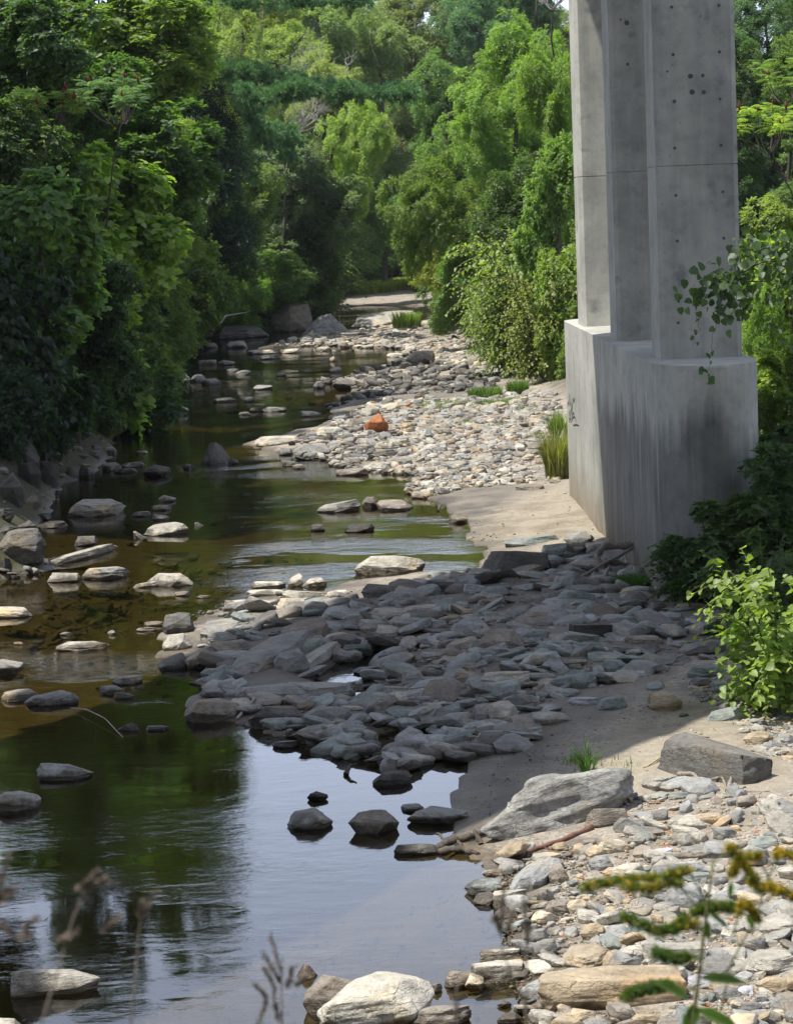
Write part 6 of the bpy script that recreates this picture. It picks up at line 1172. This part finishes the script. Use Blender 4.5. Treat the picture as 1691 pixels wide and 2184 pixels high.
# ------------------------------------------------------------------ grape vine hanging in front of the near column
def vine_bough():
    D0 = 33.0; root = at_y(1790, 1330, 34.0); root[2] = g_at(root[0], root[1]); t = thing('grape_vine', 'dark grape vine bough hanging in front of the near column', 'vine', tuple(root)); r = np.random.RandomState(9); tb = Tubes(); B, D, Nn, L, sv = [], [], [], [], []
    def run(pts, ds, r0, step, lf, jit=.10):
        P = np.array([at_y(a, b, d) - root for (a, b), d in zip(pts, ds)]); q = np.linspace(0, len(P) - 1, 6 * len(P)); Q = np.stack([np.interp(q, np.arange(len(P)), P[:, j]) for j in range(3)], -1); Q[1:-1] += r.normal(0, .01, Q[1:-1].shape)
        tb.add(Q, np.linspace(r0, r0 * .4, len(Q)), 5, False); ln = np.linalg.norm(np.diff(Q, axis=0), axis=1).sum(); m = int(ln / step)
        i = r.randint(0, len(Q) - 1, m); p = Q[i] + r.normal(0, jit, (m, 3)); B.append(p); D.append(r.normal(0, .6, (m, 3)) + np.array([0, -.25, -.75])); Nn.append(r.normal(0, .45, (m, 3)) + np.array([-.35, -.5, .6])); L.append(lf * .8 * r.uniform(.5, 1.2, m)); sv.append(r.rand(m) * .8)
    tb.add(curve_pts((0, 0, 0), at_y(1760, 545, D0) - root, 8, (.5, 0, .3)), .02, 5)
    run([(1760, 545), (1690, 545), (1620, 560), (1560, 590), (1510, 610), (1478, 630)], [D0] * 6, .016, .008, .14, .16)
    run([(1690, 560), (1640, 600), (1590, 600), (1560, 640), (1530, 660)], [D0 + .3] * 5, .012, .009, .14, .15)
    run([(1700, 520), (1620, 530), (1560, 535)], [D0 + .5] * 3, .012, .009, .13, .12)
    run([(1490, 625), (1480, 660), (1490, 700), (1475, 740)], [D0] * 4, .004, .12, .10, .03)
    run([(1560, 640), (1530, 680), (1518, 720), (1515, 770), (1505, 810)], [D0] * 5, .004, .10, .11, .03)
    run([(1700, 600), (1680, 660), (1690, 720)], [D0 + 1] * 3, .008, .015, .13, .18)
    b, d, n, l, v = map(np.concatenate, (B, D, Nn, L, sv)); V, F, fi = leaves(b, d, n, l, l * .95, 'heart')
    o = link('foliage', clean_quads('foliage', V, F, M_LEAF, v[fi]), t); o.color = (*TG['dark'], 1); link('stem', tb.mesh('stem', M_BARK), t)
vine_bough()

# ------------------------------------------------------------------ plants right before the lens
def goldenrod():
    Y = 5.0; root = at_y(1478, 2500, Y); root[2] = g_at(root[0], root[1]); t = thing('goldenrod', 'out-of-focus goldenrod with arching yellow plumes in the near foreground', 'flower', tuple(root)); r = np.random.RandomState(4); k = Y / FPX
    P = lambda a, b, dy=0: at_y(a, b, Y + dy) - root
    st = Tubes(); st.add(np.array([(0, 0, -.05), P(1474, 2300), P(1476, 2184), P(1490, 2080), P(1500, 1990), P(1512, 1900), P(1520, 1830)]), np.linspace(.005, .0026, 7), 6)
    st.add(np.array([(.02, .03, -.05), P(1530, 2184, .2), P(1560, 2050, .2), P(1610, 1960, .2), P(1640, 1860, .2)]), np.linspace(.003, .0015, 5), 6)
    gB, gD, gL = [], [], []; lb, ld, ln, ll, lw = [], [], [], [], []
    def plume(pts, yel, dy=0):
        p = np.array([P(a, b, dy) for a, b in pts]); q = np.linspace(0, len(p) - 1, 8 * len(p)); Q = np.stack([np.interp(q, np.arange(len(p)), p[:, j]) for j in range(3)], -1); st.add(Q, .0018, 4, False)
        m = int(60 * len(Q)); i = r.randint(len(Q) // 4, len(Q), m); c = Q[i] + r.normal(0, .0042, (m, 3)) + np.array([0, 0, .003]); g_ = r.rand(m) < min(.9, yel * 1.35 + .05)
        gB.append(c[g_]); gD.append(r.normal(0, 1, (g_.sum(), 3)) + np.array([0, 0, .8])); gL.append(np.full(g_.sum(), .0046))
        c = c[~g_]; lb.append(c); ld.append(r.normal(0, .8, c.shape) + np.array([0, 0, .3])); ln.append(r.normal(0, 1, c.shape)); ll.append(np.full(len(c), .012)); lw.append(np.full(len(c), .004))
    for pts, ye in (([(1505, 1960), (1450, 1890), (1390, 1875), (1310, 1882), (1245, 1896)], .45), ([(1508, 1930), (1470, 1860), (1430, 1868), (1400, 1900), (1330, 1895)], .5), ([(1500, 1990), (1460, 1960), (1440, 1985), (1400, 1990), (1330, 1960)], .25),
                   ([(1500, 1980), (1470, 1975), (1440, 1980)], .6), ([(1640, 1880, ), (1620, 1830), (1580, 1830), (1570, 1850), (1560, 1870)], .8), ([(1640, 1870), (1660, 1820), (1700, 1835), (1740, 1850)], .8), ([(1630, 1890), (1600, 1880), (1620, 1900), (1650, 1895)], .8),
                   ([(1620, 1930), (1660, 1900), (1700, 1920), (1740, 1940)], .7), ([(1560, 2000), (1580, 1930), (1600, 1940), (1615, 1965)], .75), ([(1520, 1840), (1560, 1810), (1590, 1850), (1610, 1890)], .6), ([(1612, 1960), (1560, 1940), (1520, 1935), (1480, 1950)], .3), ([(1495, 2040), (1440, 2050), (1400, 2035)], .1),
                   ([(1480, 2110), (1420, 2105), (1370, 2115), (1330, 2130)], .08)): plume(pts, ye, r.uniform(-.1, .2))
    for a, b, L_, wd in (((1470, 2130), (1382, 2084), 1, .011), ((1474, 2140), (1485, 2184), 1, .016), ((1476, 2145), (1462, 2240), 1, .016), ((1488, 2085), (1600, 2095), 1, .013), ((1480, 2150), (1590, 2200), 1, .015), ((1495, 2040), (1440, 2055), 1, .007), ((1505, 1960), (1512, 2010), 1, .009), ((1505, 1940), (1560, 1985), 1, .006), ((1560, 1880), (1555, 1920), 1, .007), ((1478, 2200), (1420, 2240), 1, .014), ((1590, 1950), (1610, 1985), 1, .007)):
        p0, p1 = P(*a), P(*b); lb.append(p0[None]); ld.append((p1 - p0)[None]); ln.append(np.array([[-.2, -.75, .6]])); ll.append(np.array([np.linalg.norm(p1 - p0)])); lw.append(np.array([wd * 2]))
    V, F, fi = leaves(np.concatenate(lb), np.concatenate(ld), np.concatenate(ln), np.concatenate(ll), np.concatenate(lw), 'ovate'); o = link('leaf', clean_quads('leaf', V, F, M_LEAF, r.rand(len(np.concatenate(lb)))[fi] * .8), t); o.color = (.10, .17, .04, 1); o['kind'] = 'stuff'
    c = np.concatenate(gB); V, F, fi = leaves(c, np.concatenate(gD), r.normal(0, 1, c.shape), np.concatenate(gL), np.concatenate(gL) * .8, 'diamond'); o = link('plume', mesh_np('plume', V, F, [M_GOLD]), t)
    link('stem', st.mesh('stem', M_STEM), t)
goldenrod()
def seed_grass(label, stalks, Y, seed):
    r = np.random.RandomState(seed); a0 = stalks[0][0][0]; root = at_y(a0[0], 2500, Y); root[2] = g_at(root[0], root[1]); t = thing('seed_grass', label, 'grass', tuple(root), None); tb = Tubes(); B, D, L = [], [], []
    for pts, heads in stalks:
        p = np.array([np.array([r.normal(0, .03), r.normal(0, .03), 0])] + [at_y(a, b, Y) - root for a, b in pts]); q = np.linspace(0, len(p) - 1, 7 * len(p)); Q = np.stack([np.interp(q, np.arange(len(p)), p[:, j]) for j in range(3)], -1); tb.add(Q, np.linspace(.0026, .001, len(Q)), 5, False)
        for (a, b), (c, d) in heads:
            u, v = at_y(a, b, Y) - root, at_y(c, d, Y) - root; m = 90; f = r.rand(m)[:, None]; ax = unit(v - u); B.append(u + (v - u) * f + r.normal(0, .0018, (m, 3))); D.append(np.tile(ax, (m, 1)) + r.normal(0, .22, (m, 3))); L.append(r.uniform(.008, .016, m)); tb.add(np.array([u, (u + v) / 2, v]), .0006, 4, False)
    B, D, L = map(np.concatenate, (B, D, L)); V, F, fi = leaves(B, D, r.normal(0, 1, B.shape), L, L * .22, 'diamond'); link('stem', tb.mesh('stem', M_SEED), t); link('seed_head', mesh_np('seed_head', V, F, [M_SEED]), t)
seed_grass('blurred grey grass stalk with drooping seed head at the bottom centre', [([(600, 2250), (602, 2184), (600, 2080), (585, 2010)], [((603, 2080), (578, 2002)), ((600, 2100), (566, 2040)), ((590, 2120), (568, 2070)), ((575, 2130), (545, 2102)), ((612, 2110), (622, 2070)), ((630, 2105), (648, 2085)), ((572, 2125), (552, 2184)), ((595, 2184), (585, 2130))])], 4.6, 1)
seed_grass('faint upright grass stalk over the water left of centre', [([(270, 2300), (280, 2184), (300, 1960), (330, 1905)], [((300, 1965), (330, 1902)), ((298, 1960), (300, 1930))])], 4.0, 2)
seed_grass('dry grass stalks crossing the foreground gravel edge', [([(1090, 2300), (1122, 2184), (1118, 2130), (1070, 2030), (1072, 1905)], [((1066, 2000), (1074, 1900)), ((1068, 1990), (1056, 1960)), ((1082, 1990), (1092, 1950))]), ([(1105, 2300), (1122, 2184), (1122, 2000), (1120, 1925)], [((1120, 1990), (1118, 1920)), ((1124, 2020), (1126, 1970))]), ([(960, 2300), (972, 2184), (976, 2110)], [((973, 2184), (976, 2110))])], 4.4, 3)
seed_grass('pale seed grass drifting across the lower left water', [([(60, 2300), (90, 2184), (160, 1950), (200, 1865)], [((160, 1900), (200, 1865)), ((180, 1890), (222, 1880)), ((172, 1930), (186, 1890)), ((120, 2010), (160, 1990)), ((45, 1985), (75, 1960)), ((218, 1990), (248, 1960)), ((30, 2000), (65, 1995))])], 3.6, 4)
seed_grass('grey seed grass entering at the left edge', [([(-30, 2300), (-25, 2000), (10, 1850)], [((-15, 1950), (18, 1830)), ((-20, 1980), (0, 1880)), ((-10, 1905), (24, 1898)), ((-10, 1920), (20, 1915)), ((0, 1960), (20, 1985))])], 3.6, 5)

# ------------------------------------------------------------------ thin summer haze over the valley
def build_haze():
    bm = bmesh.new(); prism(bm, [(-140, -60), (140, -60), (140, 330), (-140, 330)], -4, 48)
    m, nt = mat('haze'); v = N(nt, 'ShaderNodeVolumePrincipled', Density=.00012, Anisotropy=.3); v.inputs['Color'].default_value = (.86, .92, 1, 1)
    o = nt.nodes.new('ShaderNodeOutputMaterial'); nt.links.new(v.outputs[0], o.inputs['Volume'])
    tag(bm_obj('haze', bm, m), 'thin pale summer haze in the valley air', 'haze', kind='stuff')
build_haze()
